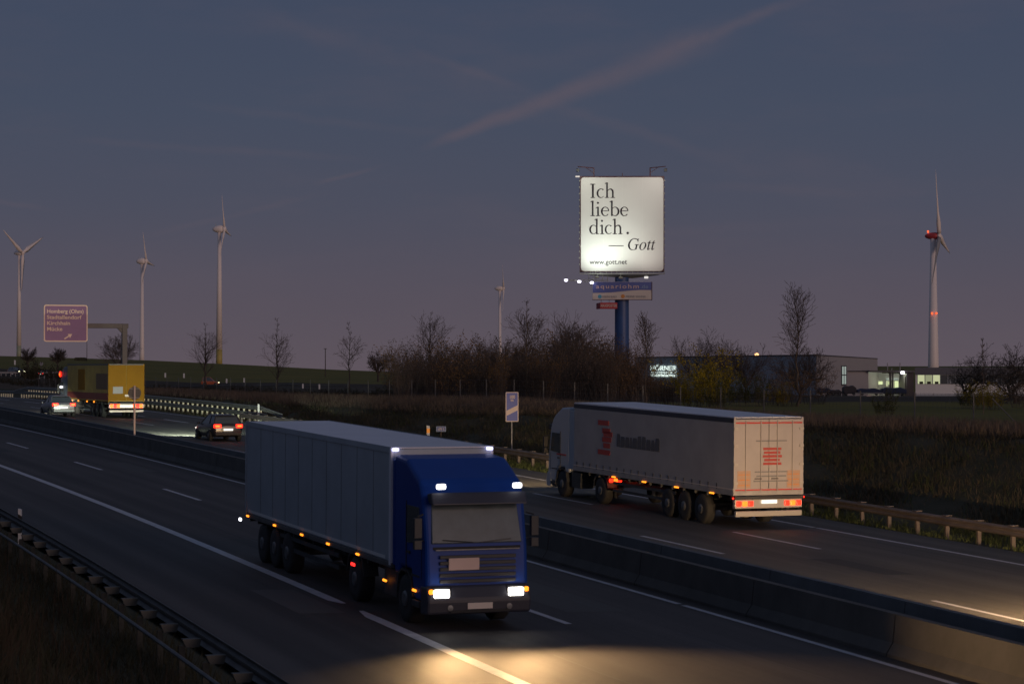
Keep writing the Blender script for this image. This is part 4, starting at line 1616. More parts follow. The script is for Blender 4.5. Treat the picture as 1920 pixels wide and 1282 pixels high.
# three bright lamps on a thin outrigger at the left
mb = MB()
mb.tube((tx(1061), -3.2, Z(526.5)), (tx(1112), -2.2, Z(530)), .05, n=5)
mb.tube((tx(1061), -3.2, Z(526.5)), (tx(1118), -1.6, Z(524.5)), .05, n=5)
for u in (1104, 1113, 1130, 1139):
    mb.tube((tx(u), -1.4, zb - .4), (tx(u), -1.4, Z(528)), .06, n=5)
mb.tube((tx(1104), -1.4, Z(526)), (tx(1139), -1.4, Z(526)), .06, n=5)
outr = mb.obj('outrigger', M['truss'], tw)
for u, v in ((1061.5, 526.5), (1086, 529), (1109.5, 531)):
    MB().lathe([(.05, -.2), (.26, -.15), (.32, 0), (.26, .15), (.05, .2)], 12, (tx(u), -3.1, Z(v))).obj('flood_lamp', M['lamp_w2'], outr)


def board_light(loc, tgt, energy, size, col, rad=.3):
    l = bpy.data.lights.new('board_light', 'SPOT')
    l.energy = energy
    l.spot_size = radians(size)
    l.spot_blend = 1.0
    l.color = col
    l.shadow_soft_size = rad
    o = bpy.data.objects.new('board_light', l)
    COL.objects.link(o)
    o.parent = tw
    o.location = loc
    o.rotation_mode = 'QUATERNION'
    o.rotation_quaternion = (Vector(tgt) - Vector(loc)).normalized().to_track_quat('-Z', 'Y')


board_light((tx(1119), -8.0, zb - 1.0), (tx(1122), -1.7, Z(440)), 3300, 105, (.92, 1, .92))
board_light((tx(1163), -8.5, zb - 1.3), (tx(1160), -1.7, Z(420)), 1500, 110, (.95, 1, .9))
board_light((tx(1210), -7.5, zb - 1.3), (tx(1215), -1.7, Z(420)), 900, 110, (1, .93, .86))
board_light((e1[0], e1[1] - 5.0, Z(322) + 1), (tx(1125), -1.7, Z(380)), 1100, 110, (.98, 1, .88))
board_light((e2[0], e2[1] - 5.0, Z(322) + 1), (tx(1205), -1.7, Z(380)), 900, 110, (1, .93, .85))

# bath advertisement under the big board
pn = thing('advert_panel', 'blue and cream panel for a bath and sauna below the big billboard', 'sign', (bx, by, gz), radians(-1.5))
xl, xr = tx(1111), tx(1221)
MB().box(xl, xr, -2.0, 1.4, Z(562), Z(529)).obj('panel_body', M['swhite'], pn, bevel=.03)
pts = [(xl + .03, Z(529.3)), (xr - .03, Z(529.3)), (xr - .03, Z(544.5)), (tx(1200), Z(544.2)), (tx(1185), Z(545)), (tx(1165), Z(547)), (tx(1145), Z(549)), (xl + .03, Z(549.8))]
MB().prism(pts, -2.03, -1.99).obj('blue_field', M['sblue'], pn)
MB().box(xl - .06, xr + .06, -2.05, -1.9, Z(562.8), Z(562)).obj('lower_trim', M['frame'], pn)
MB().box(xr, xr + .12, -2.05, 1.3, Z(562.8), Z(529)).obj('side_trim', M['frame'], pn)
text('aquariohm', 11 * k, M['srose'], pn, (tx(1117), -2.05, Z(541.3)), width=80 * k, ext=.01, off=.012, sp=1.25)
text('.de', 10 * k, M['slblue'], pn, (tx(1200), -2.05, Z(541.3)), width=14 * k, ext=.01)
MB().lathe([(.02, -.02), (.34, -.02), (.34, 0), (.02, .0)], 16, (tx(1124.5), -2.02, Z(556.5)), 'y').obj('cyan_dot', M['scyan'], pn)
MB().lathe([(.02, -.02), (.34, -.02), (.34, 0), (.02, .0)], 16, (tx(1167.5), -2.02, Z(556)), 'y').obj('orange_dot', M['sor'], pn)
text('MEIN BAD', 5.2 * k, M['slgrey'], pn, (tx(1129.5), -2.05, Z(558.6)), width=26 * k, ext=.01)
text('MEINE SAUNA', 5.2 * k, M['slgrey'], pn, (tx(1173), -2.05, Z(558.2)), width=37 * k, ext=.01)
rb = thing('red_name_box', 'small red box sign hanging under the bath advertisement', 'sign', (bx, by, gz), radians(-1.5))
MB().box(tx(1125), tx(1157), -2.6, -1.6, Z(579.5), Z(568)).obj('box', M['sred'], rb, bevel=.02)
MB().add([(tx(1125), -2.6, Z(579.5)), (tx(1118), -1.2, Z(580)), (tx(1118), -1.2, Z(569)), (tx(1125), -2.6, Z(568)), (tx(1125), -1.6, Z(579.5)), (tx(1125), -1.6, Z(568))],
         [(0, 1, 2, 3), (0, 4, 1), (3, 2, 5), (1, 4, 5, 2)]).obj('box_end', M['sredd'], rb)
for u in (1127, 1142):
    MB().tube((tx(u), -2, Z(568.2)), (tx(u), -2, Z(562.5)), .05, n=5).obj('hanger', M['frame'], rb)
text('MAXIPOSTER', 7.4 * k, M['srose'], rb, (tx(1125.8), -2.63, Z(576.2)), width=30.5 * k, ext=.01, off=.02)


# ---------------------------------------------------------------- wind turbines
def turbine(label, u, vhub, D, vbase, r_bot, r_top, Rb, beta, alpha, nac, base_m=None, red=False, du=0):
    k = D / FPX
    x = (u - 960) * k
    gz = gat(x, D) - 3
    hubz = (HOR - vhub) * k + CZ - gz
    t = thing('wind_turbine', label, 'wind turbine', (x, D, gz), 0, 'wind turbines on the horizon')
    rb, rt = r_bot * k * 1.18, r_top * k * 1.25
    zb_ = (HOR - (vbase if vbase else 690)) * k + CZ - gz
    if base_m:
        MB().lathe([(rb * 1.03, 0), (rb * 1.01, zb_)], 24).obj('tower_base', base_m, t, smooth=True)
        MB().lathe([(rb, zb_), (rt, hubz - .3)], 24).obj('tower', M['tower'], t, smooth=True)
    else:
        MB().lathe([(rb, 0), (rb * .9 + rt * .1, hubz * .12), (rt, hubz - .3)], 24).obj('tower', M['tower'], t, smooth=True)
    # nacelle: egg shaped shell lying along the rotor axis
    ax = Vector((sin(beta), -cos(beta), 0))
    a, b = nac[0] * k, nac[1] * k
    prof = [(.02 * b, -a), (.45 * b, -.88 * a), (.78 * b, -.55 * a), (.97 * b, -.1 * a), (b, .25 * a), (.85 * b, .55 * a)]
    n = MB().lathe(prof, 16, axis='x').obj('nacelle', M['tower'] if not red else M['tred'], t, smooth=True)
    n.location = (0, 0, hubz)
    n.rotation_euler = (0, 0, atan2(ax.y, ax.x))
    h = MB().lathe([(.85 * b, .57 * a), (.82 * b, .75 * a), (.5 * b, .95 * a), (.02 * b, a)], 16, axis='x').obj('hub', M['tower'], t, smooth=True)
    h.location = (0, 0, hubz)
    h.rotation_euler = n.rotation_euler
    side = Vector((cos(beta), sin(beta), 0))
    hc = ax * (.72 * a)
    for i in range(3):
        al = alpha + 2 * pi * i / 3
        d = side * sin(al) + Vector((0, 0, cos(al)))
        e = ax.cross(d)
        mb = MB()
        L = Rb * k
        vs, fs = [], []
        st = [(.04, .028, .6), (.10, .035, .5), (.2, .052, .35), (.35, .042, .2), (.6, .028, .15), (.85, .017, .12), (1.0, .004, .1)]
        for q, w, tk in st:
            c = hc + d * (L * q)
            wv = e * (L * w * 1.5)
            tv = ax * (L * w * tk * 1.8)
            vs += [c - wv * .9, c + tv, c + wv * 1.1, c - tv]
        for j in range(len(st) - 1):
            for q in range(4):
                fs.append((j * 4 + q, j * 4 + (q + 1) % 4, j * 4 + 4 + (q + 1) % 4, j * 4 + 4 + q))
        fs += [(0, 1, 2, 3), tuple(range(len(vs) - 4, len(vs)))]
        mb.add(vs, fs)
        mb.obj('blade', M['tower'] if not red or i != 2 else M['steel'], t, (0, 0, hubz), smooth=True)
    if red:
        MB().lathe([(.1, 0), (.55, 0), (.55, 1.3), (.1, 1.4)], 10, (-.6 * a, 0, hubz + b * .9)).obj('beacon_lamp', M['obst'], t)
        for du_ in (-4.4, 4.4):
            MB().box(du_ * k - .42, du_ * k + .42, -rb - .2, -rb + .6, Z2(587.5, k, gz) - .6, Z2(587.5, k, gz) + .6).obj('tower_lamp', M['obst'], t)
    else:
        MB().tube((-.5 * a * ax.x, 0, hubz + b * .8), (-.5 * a * ax.x, 0, hubz + b * 1.35), .15, n=5).obj('anemometer', M['steel'], t)
    return t


def Z2(v, k, gz):
    return (HOR - v) * k + CZ - gz


turbine('leftmost wind turbine with three spread blades and a green tower base', 35.5, 474, 1500, 648, 3.7, 2.0, 72, radians(66), radians(183), (12, 5.2), M['tgreen'])
turbine('wind turbine with edge-on rotor between the direction sign gantry and the tall pale one', 266, 489.5, 1700, None, 3.9, 2.2, 60, radians(84), radians(-24), (11.5, 6.5))
turbine('tall wind turbine with egg-shaped nacelle and yellow tower base behind a bare tree', 411, 429.5, 1500, 655, 4.9, 2.7, 68, radians(86), radians(-22), (13.5, 7.5), M['tyel'])
turbine('wind turbine rising behind the thicket left of the billboard', 937, 540.5, 1900, None, 3.2, 2.0, 52, radians(86), radians(-34), (10, 5.2))
turbine('wind turbine with red nacelle and red warning lamps at the right', 1750, 442.5, 1500, None, 8.8, 4.0, 128, radians(70), radians(-18), (16, 7), red=True)


# ---------------------------------------------------------------- buildings
def wall_box(name, m, parent, A, B, depth, z0, z1, bevel=0):
    """upright slab from A to B (xy), going back by depth"""
    A, B = Vector(A), Vector(B)
    d = (B - A).normalized()
    n = Vector((-d.y, d.x)) * depth
    vs = []
    for z in (z0, z1):
        for p in (A, B, B + n, A + n):
            vs.append((p.x, p.y, z))
    return MB().add(vs, [(0, 1, 2, 3), (4, 5, 6, 7), (0, 1, 5, 4), (1, 2, 6, 5), (2, 3, 7, 6), (3, 0, 4, 7)]).obj(name, m, parent, bevel=bevel)


def xy(u, D):
    return Vector(((u - 960) / FPX * D, D))


def hz(v, D):
    return CZ + (HOR - v) * D / FPX


hall = thing('warehouse', 'large grey flat-roofed hall with a lit company name on its dark side', 'building', (xy(1530, 500).x, 500, hz(745, 500)))
HO = hall.location
c0 = xy(1530, 500) - HO.xy
cl = xy(1190, 655) - HO.xy
crr = xy(1645, 770) - HO.xy
zr_ = hz(666.3, 500) - HO.z
back = cl + (crr - c0)
vs = []
for z in (-8, zr_):
    for p in (c0, crr, back, cl):
        vs.append((p.x, p.y, z))
o = MB().add(vs, [(0, 1, 2, 3), (4, 5, 6, 7), (0, 1, 5, 4), (1, 2, 6, 5), (2, 3, 7, 6), (3, 0, 4, 7)]).obj('wall', M['hallw'], hall)
o.data.materials.append(M['hallp'])
# end wall sheet, slightly proud; the afterglow's warm tone is put into its colour
dv = (crr - c0).normalized()
nv = Vector((dv.y, -dv.x)) * .06
q0, q1 = c0 + nv, crr + nv
MB().add([(q0.x, q0.y, -8), (q1.x, q1.y, -8), (q1.x, q1.y, zr_ + .02), (q0.x, q0.y, zr_ + .02)], [(0, 1, 2, 3)]).obj('end_wall_tint', M['hallp'], hall)
dl = (cl - c0).normalized()
nl = Vector((-dl.y, dl.x))
if nl.y > 0:
    nl = -nl
for P0, P1 in ((c0, crr), (c0, cl)):
    mb = MB()
    mb.tube((P0.x, P0.y, zr_ + .1), (P1.x, P1.y, zr_ + .1), .20, n=4)
    mb.obj('roof_trim', M['trim'], hall)


def on_end(u, v0, v1, du, m, name, parent, proud=.12):
    """flat panel on the warm-tinted end wall centred on column u"""
    # ray to wall line
    rx = (u - 960) / FPX
    A = c0 + HO.xy
    d = dv
    t = (A.x - rx * A.y) / (rx * d.y - d.x)
    Dd = A.y + d.y * t
    rx2 = (u + du - 960) / FPX
    t2 = (A.x - rx2 * A.y) / (rx2 * d.y - d.x)
    p, q = A + d * t + nv * 2 - HO.xy, A + d * t2 + nv * 2 - HO.xy
    z0, z1 = hz(v1, Dd) - HO.z, hz(v0, Dd) - HO.z
    return MB().add([(p.x, p.y, z0), (q.x, q.y, z0), (q.x, q.y, z1), (p.x, p.y, z1)], [(0, 1, 2, 3)]).obj(name, m, parent)


wn = on_end(1576.5, 685, 723, 10, M['trim'], 'window', hall)
for a, b in ((687, 702), (704, 720)):
    on_end(1578, a, b, 3, M['wc'], 'pane', wn).location.y -= .2
    on_end(1582.3, a, b, 3, M['wc'], 'pane', wn).location.y -= .2


def on_side(u0, u1, v0, v1, m, name, parent, off=.3):
    A = c0 + HO.xy
    out = []
    for u in (u0, u1):
        rx = (u - 960) / FPX
        t = (A.x - rx * A.y) / (rx * dl.y - dl.x)
        P_ = A + dl * t
        out.append(P_)
    Dd = (out[0].y + out[1].y) / 2
    p, q = out[0] + nl * off - HO.xy, out[1] + nl * off - HO.xy
    z0, z1 = hz(v1, Dd) - HO.z, hz(v0, Dd) - HO.z
    return p, q, z0, z1


# lit company name
p, q, z0, z1 = on_side(1221, 1269, 685.5, 694.5, None, '', None)
nm = thing('company_sign', 'glowing white company name on the hall wall behind the bushes', 'sign', (HO.x + p.x, HO.y + p.y, HO.z + z0), atan2((q - p).y, (q - p).x))
ww = (q - p).length
text('HÖRNER', (z1 - z0) / .70, M['lsign'], nm, (0, 0, 0), width=ww, ext=.05, off=.0)
MB().box(.6, ww, -.05, .05, -.65, -.42).obj('underline', M['lsign'], nm)
rr = random.Random(2)
x = .1
while x < ww - .4:
    w_ = rr.uniform(.22, .5)
    MB().box(x, x + w_, -.05, .05, -1.65, -1.65 + rr.uniform(.45, .75)).obj('small_letter', M['lsign'], nm)
    x += w_ + rr.uniform(.12, .4)
p, q, z0, z1 = on_side(1395, 1400, 700, 720, None, '', None)
MB().add([(p.x, p.y, z0), (q.x, q.y, z0), (q.x, q.y, z1), (p.x, p.y, z1)], [(0, 1, 2, 3)]).obj('vent_panel', M['trim'], hall)
# roof lamp
D_ = 540
MB().lathe([(.05, -.3), (.5, -.2), (.5, .3), (.05, .5)], 10, ((1419 - 960) / FPX * 555 - HO.x, 555 - HO.y, hz(665.5, 555) - HO.z)).obj('roof_lamp', emat('warm_roof_lamp', (1, .5, .2), 3.0), hall)

# annexe with loading canopy in front of the hall
D_ = 470
an = thing('loading_annexe', 'low grey annexe with flat canopy and lit doorways right of the hall', 'building', (xy(1600, D_).x, D_, hz(741, D_)))
AO = an.location
kk = D_ / FPX
X = lambda u: (u - 960) * kk - AO.x
ZZ = lambda v: CZ + (HOR - v) * kk - AO.z
def skew(xa, xb, y0, y1, z0, z1, D0, off):
    """box whose left end wall runs straight away from the road"""
    f0, f1 = (D0 + y0) / D0, (D0 + y1) / D0
    pts = [((xa + off) * f0 - off, y0), (xb, y0), (xb + (y1 - y0) * .4, y1), ((xa + off) * f1 - off + .3, y1)]
    vs = [(x, y, z0) for x, y in pts] + [(x, y, z1) for x, y in pts]
    return MB().add(vs, [(0, 3, 2, 1), (4, 5, 6, 7), (0, 1, 5, 4), (1, 2, 6, 5), (2, 3, 7, 6), (3, 0, 4, 7)])


skew(X(1589), X(1628), 0, 12, -6, ZZ(696.5), D_, AO.x).obj('wall', M['hallp'], an)
skew(X(1588), X(1630), -.3, 12.2, ZZ(696.5), ZZ(695), D_, AO.x).obj('roof_trim', M['trim'], an)
MB().box(X(1628), X(1716), 9, 15, -6, ZZ(700)).obj('rear_wall', M['hallp'], an)
MB().box(X(1629), X(1717), -1.0, 9, ZZ(697.5), ZZ(694.5)).obj('canopy', M['steel_d'], an)
MB().box(X(1700), X(1716), 2, 9, -6, ZZ(697.5)).obj('dark_bay', M['trim'], an)
for u in (1668.5, 1673, 1700):
    MB().box(X(u) - .18, X(u) + .18, -.6, -.2, -6, ZZ(697.6)).obj('pillar', M['trim'], an)
for i, (a, b, v0, v1, m_) in enumerate(((1651, 1668, 715, 721.5, 'wl2'), (1674.5, 1678, 714, 725, 'wl'), (1679, 1684, 715, 722, 'wl2'), (1685, 1690, 714.5, 728, 'wl'), (1691, 1698, 714.5, 729, 'wl2'), (1630, 1643, 716, 724, 'trim'))):
    f = MB().box(X(a) - .06, X(b) + .06, 8.9, 9.0, ZZ(v1) - .06, ZZ(v0) + .06).obj('window', M['trim'], an)
    if m_ != 'trim':
        MB().box(X(a), X(b), 8.82, 8.9, ZZ(v1), ZZ(v0)).obj('pane', M[m_], f)
MB().box(X(1675), X(1698), 8.7, 9.0, ZZ(712.5), ZZ(709.5)).obj('lit_fascia', M['wc'], an)
MB().lathe([(.05, -.3), (.35, -.2), (.35, .2), (.05, .3)], 10, (X(1690.5), -1.1, ZZ(698.5))).obj('yard_lamp', M['lamp_w'], an)
l = bpy.data.lights.new('yard_light', 'POINT')
l.energy = 420
l.color = (.9, 1, .75)
l.shadow_soft_size = .3
lo_ = bpy.data.objects.new('yard_light', l)
COL.objects.link(lo_)
lo_.parent = an
lo_.location = (X(1688), 3.0, ZZ(700))
for u in (1679, 1687, 1703):
    MB().tube((X(u), 10, ZZ(698)), (X(u), 10, ZZ(680 if u != 1687 else 690)), .10, n=5).obj('mast', M['steel'], an)

# office wing
D_ = 400
ow = thing('office_wing', 'long low white office with dark fascia and a band of windows at right', 'building', (xy(1716, D_).x, D_, hz(741, D_)))
OO = ow.location
kk = D_ / FPX
X2 = lambda u: (u - 960) * kk - OO.x
Z3 = lambda v: CZ + (HOR - v) * kk - OO.z
skew(X2(1716.5), X2(2150), 0, 16, -4, Z3(702), D_, OO.x).obj('wall', M['white'], ow)
skew(X2(1715.5), X2(2151), -.35, 16.3, Z3(702), Z3(689), D_, OO.x).obj('fascia', mat('dark_fascia', (.10, .105, .13), .55), ow)
MB().box(X2(1717), X2(2150), -.12, 0, -.6, Z3(738.5)).obj('plinth', M['hallw'], ow)
u = 1720.5
i = 0
while u < 2140:
    lit = i < 3
    f = MB().box(X2(u - .7), X2(u + 13.4), -.08, 0, Z3(720), Z3(702.2)).obj('window', M['hallw'], ow)
    MB().box(X2(u), X2(u + 12.6), -.12, -.08, Z3(719.4), Z3(703)).obj('pane', (M['wl'] if i != 1 else mat('lit_window_dim', (.02, .02, .02), .3, emis=(.8, .85, .5), estr=.33)) if lit else M['glass'], f)
    if lit:
        MB().box(X2(u + 3), X2(u + 10), -.15, -.12, Z3(719.4), Z3(715)).obj('plant_silhouette', M['leaf_d'], f)
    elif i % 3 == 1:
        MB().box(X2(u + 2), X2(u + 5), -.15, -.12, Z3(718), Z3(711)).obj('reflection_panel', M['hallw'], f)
    u += 14.4
    i += 1

# gates and parked trailers before the hall
D_ = 330
for i, (u0, u1, v, lab, m_, h_) in enumerate(((1533, 1556, 740, 'dark parked trailer at the foot of the hall corner', 'tarpb', 3.0), (1557, 1576, 741, 'low dark skip left of the lit hall window', 'trim', 2.0),
                                              (1580, 1604, 741, 'dark parked trailer right of the lit hall window', 'trim', 2.4), (1606, 1650, 741, 'long dark blue tarpaulin load in the yard', 'tarpb', 3.0),
                                              (1652, 1698, 742, 'dark blue covered load below the lit doorways', 'tarpb', 3.2))):
    D_ = 440
    kk = D_ / FPX
    r = thing('parked_trailer', lab, 'trailer', ((u0 + u1) / 2 / FPX * D_ - 960 / FPX * D_, D_, hz(v, D_)), 0, 'loads parked in the yard')
    w_ = (u1 - u0) * kk / 2
    hh_ = (1.0 + .5 * (i % 3) * .4) * 1.35 if i != 1 else 1.1
    pts = [(-w_, .5), (-w_, hh_ * .8), (-w_ * .6, hh_), (-w_ * .1, hh_ * .93), (w_ * .5, hh_ * 1.02), (w_, hh_ * .75), (w_, .5)]
    MB().prism(pts, -1.2, 1.2).obj('load_cover', M[m_], r, bevel=.06)
    MB().box(-w_ * .97, w_ * .97, -1.1, 1.1, .35, .5).obj('bed', M['chassis'], r)
    for sx in (-.6, .6):
        wheel(r, sx * w_, -1.05, .35, CW)
gtf = thing('field_gate', 'pale tubular gate and notice on the grass before the yard', 'gate', (*xy(1632, 330), hz(756, 330)))
kk = 330 / FPX
GX = lambda u: (u - 1632) * kk
mb = MB()
for u in (1604, 1655):
    mb.tube((GX(u), 0, -1), (GX(u), 0, 1.55), .05, n=6)
mb.obj('gate_post', M['steel'], gtf)
mb = MB()
mb.tube((GX(1604), 0, 1.5), (GX(1655), 0, 1.5), .04, n=6)
mb.tube((GX(1604), 0, .2), (GX(1655), 0, .2), .03, n=6)
mb.obj('gate_rail', M['steel'], gtf)
MB().box(GX(1625), GX(1633), -.05, 0, .85, 1.15).obj('notice', M['srose'], gtf)
fp2 = MB().tube((0, 0, -.5), (0, 0, 1.6), .05, n=6).mesh('yard_fence_post', M['steel'])
fe2 = thing('yard_fence', 'thin fence line across the grass in front of the office', 'fence', (*xy(1700, 330), hz(758, 330)))
pp = []
for u in (1546, 1578, 1688, 1717, 1750, 1790, 1830, 1870, 1910):
    inst('post', fp2, fe2, ((u - 1700) * kk, 0, 0))
    pp.append((u - 1700) * kk)
mb = MB()
for h in (.4, .9, 1.5):
    for a, b in zip(pp[:-1], pp[1:]):
        mb.tube((a, 0, h), (b, 0, h), .012, n=3, cap=False)
mb.obj('rail_wire', M['steel_d'], fe2)

# ---------------------------------------------------------------- trees and shrubs
def bare_tree(name, label, loc, H, spread, seed, style='cone', group='bare trees along the motorway', leaves=0, leafm='leaf_b', trunk_r=None, bark='bark', tw_min=.011, tm='twig', clear=.25):
    rnd = random.Random(seed)
    t = thing(name, label, 'tree', loc, 0, group)
    tr = trunk_r or H * .014
    trunk, crown = MB(), MB()
    tips = []

    def branch(p, d, L, r, lvl, mbx):
        n = max(3, int(L / (H * .045)))
        seg = L / n
        pos = Vector(p)
        dd = Vector(d).normalized()
        for i in range(n):
            bend = .10 if style != 'gnarly' else .32
            dd = (dd + Vector((rnd.gauss(0, bend), rnd.gauss(0, bend), rnd.gauss(0, bend) * .6 + (.05 if style != 'gnarly' else .015)))).normalized()
            q = pos + dd * seg
            r0, r1 = r * (1 - i / n * .7), r * (1 - (i + 1) / n * .7)
            mbx.tube(pos, q, max(r0, tw_min), max(r1, tw_min * .9), n=5 if lvl < 2 else 3, cap=False)
            pos = q
            if lvl < 4 and i >= (1 if lvl else 0):
                k = (2 if lvl < 2 and style == 'cone' else 1) + (1 if rnd.random() < (.55 if style in ('cone', 'poplar') else .22) else 0)
                for _ in range(k if lvl < 3 else (1 if rnd.random() < .8 else 0)):
                    ax = dd.orthogonal().normalized()
                    ax.rotate(Matrix.Rotation(rnd.uniform(0, 2 * pi), 3, dd))
                    an_ = radians(rnd.uniform(28, 52))
                    nd_ = (dd * cos(an_) + ax * sin(an_)).normalized()
                    nl_ = L * rnd.uniform(.38, .62) * (1 - .35 * i / n)
                    if nl_ > H * .018:
                        branch(pos, nd_, nl_, r1 * .6, lvl + 1, mbx)
        tips.append(pos)

    if style == 'round':
        h0 = H * .22
        trunk.tube((0, 0, -.5), (0, 0, h0), tr, tr * .85, n=7)
        for i in range(8):
            a = 2 * pi * i / 8 + rnd.uniform(-.3, .3)
            tilt = rnd.uniform(.25, 1.25)
            branch((0, 0, h0), (cos(a) * tilt, sin(a) * tilt, 1), H * rnd.uniform(.5, .72), tr * .5, 1, crown)
    elif style == 'gnarly':
        h0 = H * .28
        trunk.tube((0, 0, -.5), (.1, 0, h0), tr, tr * .85, n=7)
        for i in range(6):
            a = 2 * pi * i / 6 + rnd.uniform(-.3, .3)
            branch((.1, 0, h0), (cos(a) * spread / H * 1.3, sin(a) * .6, rnd.uniform(.3, .9)), H * rnd.uniform(.5, .8), tr * .6, 1, crown)
    else:
        n = 14
        pos = Vector((0, 0, -.5))
        for i in range(n):
            q = Vector((rnd.gauss(0, .008) * H, rnd.gauss(0, .008) * H, H * (i + 1) / n)) * 1.0
            r0, r1 = tr * (1 - i / n * .9), tr * (1 - (i + 1) / n * .9)
            trunk.tube(pos, q, max(r0, tw_min), max(r1, tw_min), n=7, cap=False)
            pos = q
            fr = (i + 1) / n
            if fr > clear:
                kcount = 5 if style == 'cone' else 5
                g_ = (fr - clear) / (1 - clear)
                env = (sin(min(1, g_ * 1.15 + .18) * pi) ** .7) if style == 'cone' else (.5 + .5 * sin(g_ * pi))
                for _ in range(kcount):
                    a = rnd.uniform(0, 2 * pi)
                    el = rnd.uniform(.8, 1.5) if style == 'cone' else rnd.uniform(1.8, 3.2)
                    L = spread * env * rnd.uniform(.75, 1.25) * (1.75 if style == 'cone' else 2.0)
                    L = max(L, H * .05)
                    branch(q, (cos(a), sin(a), el), L, max(r1 * .45, tw_min * 1.4), 2, crown)
    trunk.obj('trunk', M[bark], t)
    crown.obj('crown', M[tm], t)
    if leaves:
        lf = MB()
        for _ in range(leaves):
            c = rnd.choice(tips) + Vector((rnd.gauss(0, .15), rnd.gauss(0, .15), rnd.gauss(0, .15)))
            a = Vector((rnd.gauss(0, 1), rnd.gauss(0, 1), rnd.gauss(0, 1))).normalized() * .05
            b = a.orthogonal().normalized() * .04
            lf.add([c - a, c + b, c + a, c - b], [(0, 1, 2, 3)])
        stuff(lf.obj('leaves', M[leafm], t))
    return t


def treeat(u, vtop, vbase, D, **kw):
    x = (u - 960) / FPX * D
    z = hz(vbase, D)
    zg = gat(x, D) if D > 125 else z
    H = (vbase - vtop) * D / FPX
    return (x, D, z), H


def bt(label, u, vt, vb, D, wpx, seed, **kw):
    loc, H = treeat(u, vt, vb, D)
    return bare_tree('bare_tree', label, loc, H, wpx * D / FPX * .5, seed, **kw)


bt('bare tree with oval crown overlapping the yellow turbine base', 385, 612, 738, 330, 44, 11, trunk_r=.17, clear=.28)
bt('tall slender bare tree standing alone against the sky right of the field posts', 519, 603, 740, 260, 40, 12, trunk_r=.12, clear=.20)
bt('small slender bare tree just right of the utility pole', 655, 610, 742, 240, 30, 13, trunk_r=.09, clear=.30)
bt('round bushy bare tree on the horizon left of the thicket', 709, 660, 712, 560, 56, 14, style='round', trunk_r=.30, tw_min=.03)
bt('bare tree with upswept limbs at the left end of the thicket', 806, 592, 735, 235, 52, 15, trunk_r=.13, style='cone', clear=.38)
bt('bare tree with a few leaves above the thicket left of the pylon', 988, 573, 752, 172, 62, 16, trunk_r=.09, leaves=160, bark='bark_l', clear=.30)
bt('broad twiggy bare tree in the thicket beside the pylon', 1076, 610, 748, 180, 74, 17, trunk_r=.09, style='cone', clear=.32)
bt('thin forked bare tree with pale trunk right of the pylon', 1211, 613, 757, 155, 34, 18, trunk_r=.06, bark='bark_l', leaves=60, clear=.42, style='poplar')
bt('wide spreading bare tree above the yellow bush by the lit name', 1310, 632, 742, 210, 110, 19, style='round', trunk_r=.13)
bt('dense bare tree behind the yellow bush', 1365, 648, 745, 215, 80, 20, style='round', trunk_r=.11)
bt('upright bare tree under the warm roof lamp of the hall', 1398, 650, 750, 190, 70, 21, trunk_r=.09, style='round')
bt('tall narrow bare tree in front of the hall corner', 1495, 568, 772, 150, 54, 22, trunk_r=.085, style='poplar', bark='bark_l', clear=.30)
bt('wide bushy bare tree at the foot of the tall narrow one', 1500, 660, 760, 165, 100, 23, style='round', trunk_r=.09, leaves=60)
bt('gnarled orchard tree before the office windows', 1812, 655, 775, 170, 130, 24, style='gnarly', trunk_r=.14, tm='twig_d', tw_min=.013)
bt('gnarled tree reaching past the right edge before the office', 1900, 664, 778, 165, 90, 25, style='gnarly', trunk_r=.13, tm='twig_d', tw_min=.013)
bt('thin pale sapling with bare stem in front of the orchard tree', 1843, 643, 795, 125, 8, 26, style='poplar', trunk_r=.035, bark='bark_l', clear=.5)
bt('small bare tree behind the gantry post', 222, 632, 700, 420, 42, 27, style='round', trunk_r=.16, tw_min=.02)
bt('dark round tree on the ridge below the direction sign', 108, 656, 690, 620, 30, 28, style='round', trunk_r=.25, tm='twig_d', tw_min=.04)
bt('small dark tree on the ridge right of the leftmost turbine', 52, 654, 688, 620, 30, 29, style='round', trunk_r=.2, tm='twig_d', tw_min=.03)

# utility pole with its wire
up = thing('utility_pole', 'wooden utility pole on the field horizon', 'utility pole', (*xy(610, 700), hz(694, 700)))
kk = 700 / FPX
MB().tube((0, 0, -3), (0, 0, 41 * kk), .16, .12, n=6).obj('pole', M['bark'], up)
MB().box(-.5, .5, -.08, .08, 40 * kk, 41 * kk).obj('crossarm', M['bark'], up)
# thin mast and hut by the sign
ht_ = thing('field_hut', 'small dark hut on the ridge under the direction sign', 'hut', (*xy(151, 900), hz(678, 900)))
kk = 900 / FPX
MB().prism([(-10 * kk, -2), (10 * kk, -2), (10 * kk, 6.5 * kk), (7 * kk, 8 * kk), (-8 * kk, 8 * kk), (-10 * kk, 6.8 * kk)], -2, 2).obj('hut_body', M['leaf_d'], ht_)
ms = thing('lattice_mast', 'thin dark mast rising from the ridge under the sign', 'mast', (*xy(163, 900), hz(678, 900)))
MB().tube((0, 0, -2), (0, 0, 38 * kk), .16, .10, n=5).obj('mast_pole', M['bark'], ms)
# back of a round sign on the slip road
r2 = thing('round_sign', 'faint round sign seen from behind on the slip road at left', 'sign', (*xy(77.5, 450), hz(706, 450)))
kk = 450 / FPX
MB().tube((0, 0, -1), (0, 0, 22 * kk), .05, n=5).obj('pole', M['steel_d'], r2)
MB().lathe([(.02, 0), (3.6 * kk, 0), (3.6 * kk, .04), (.02, .05)], 16, (0, 0, 24 * kk), 'y').obj('disc', M['slgrey'], r2)

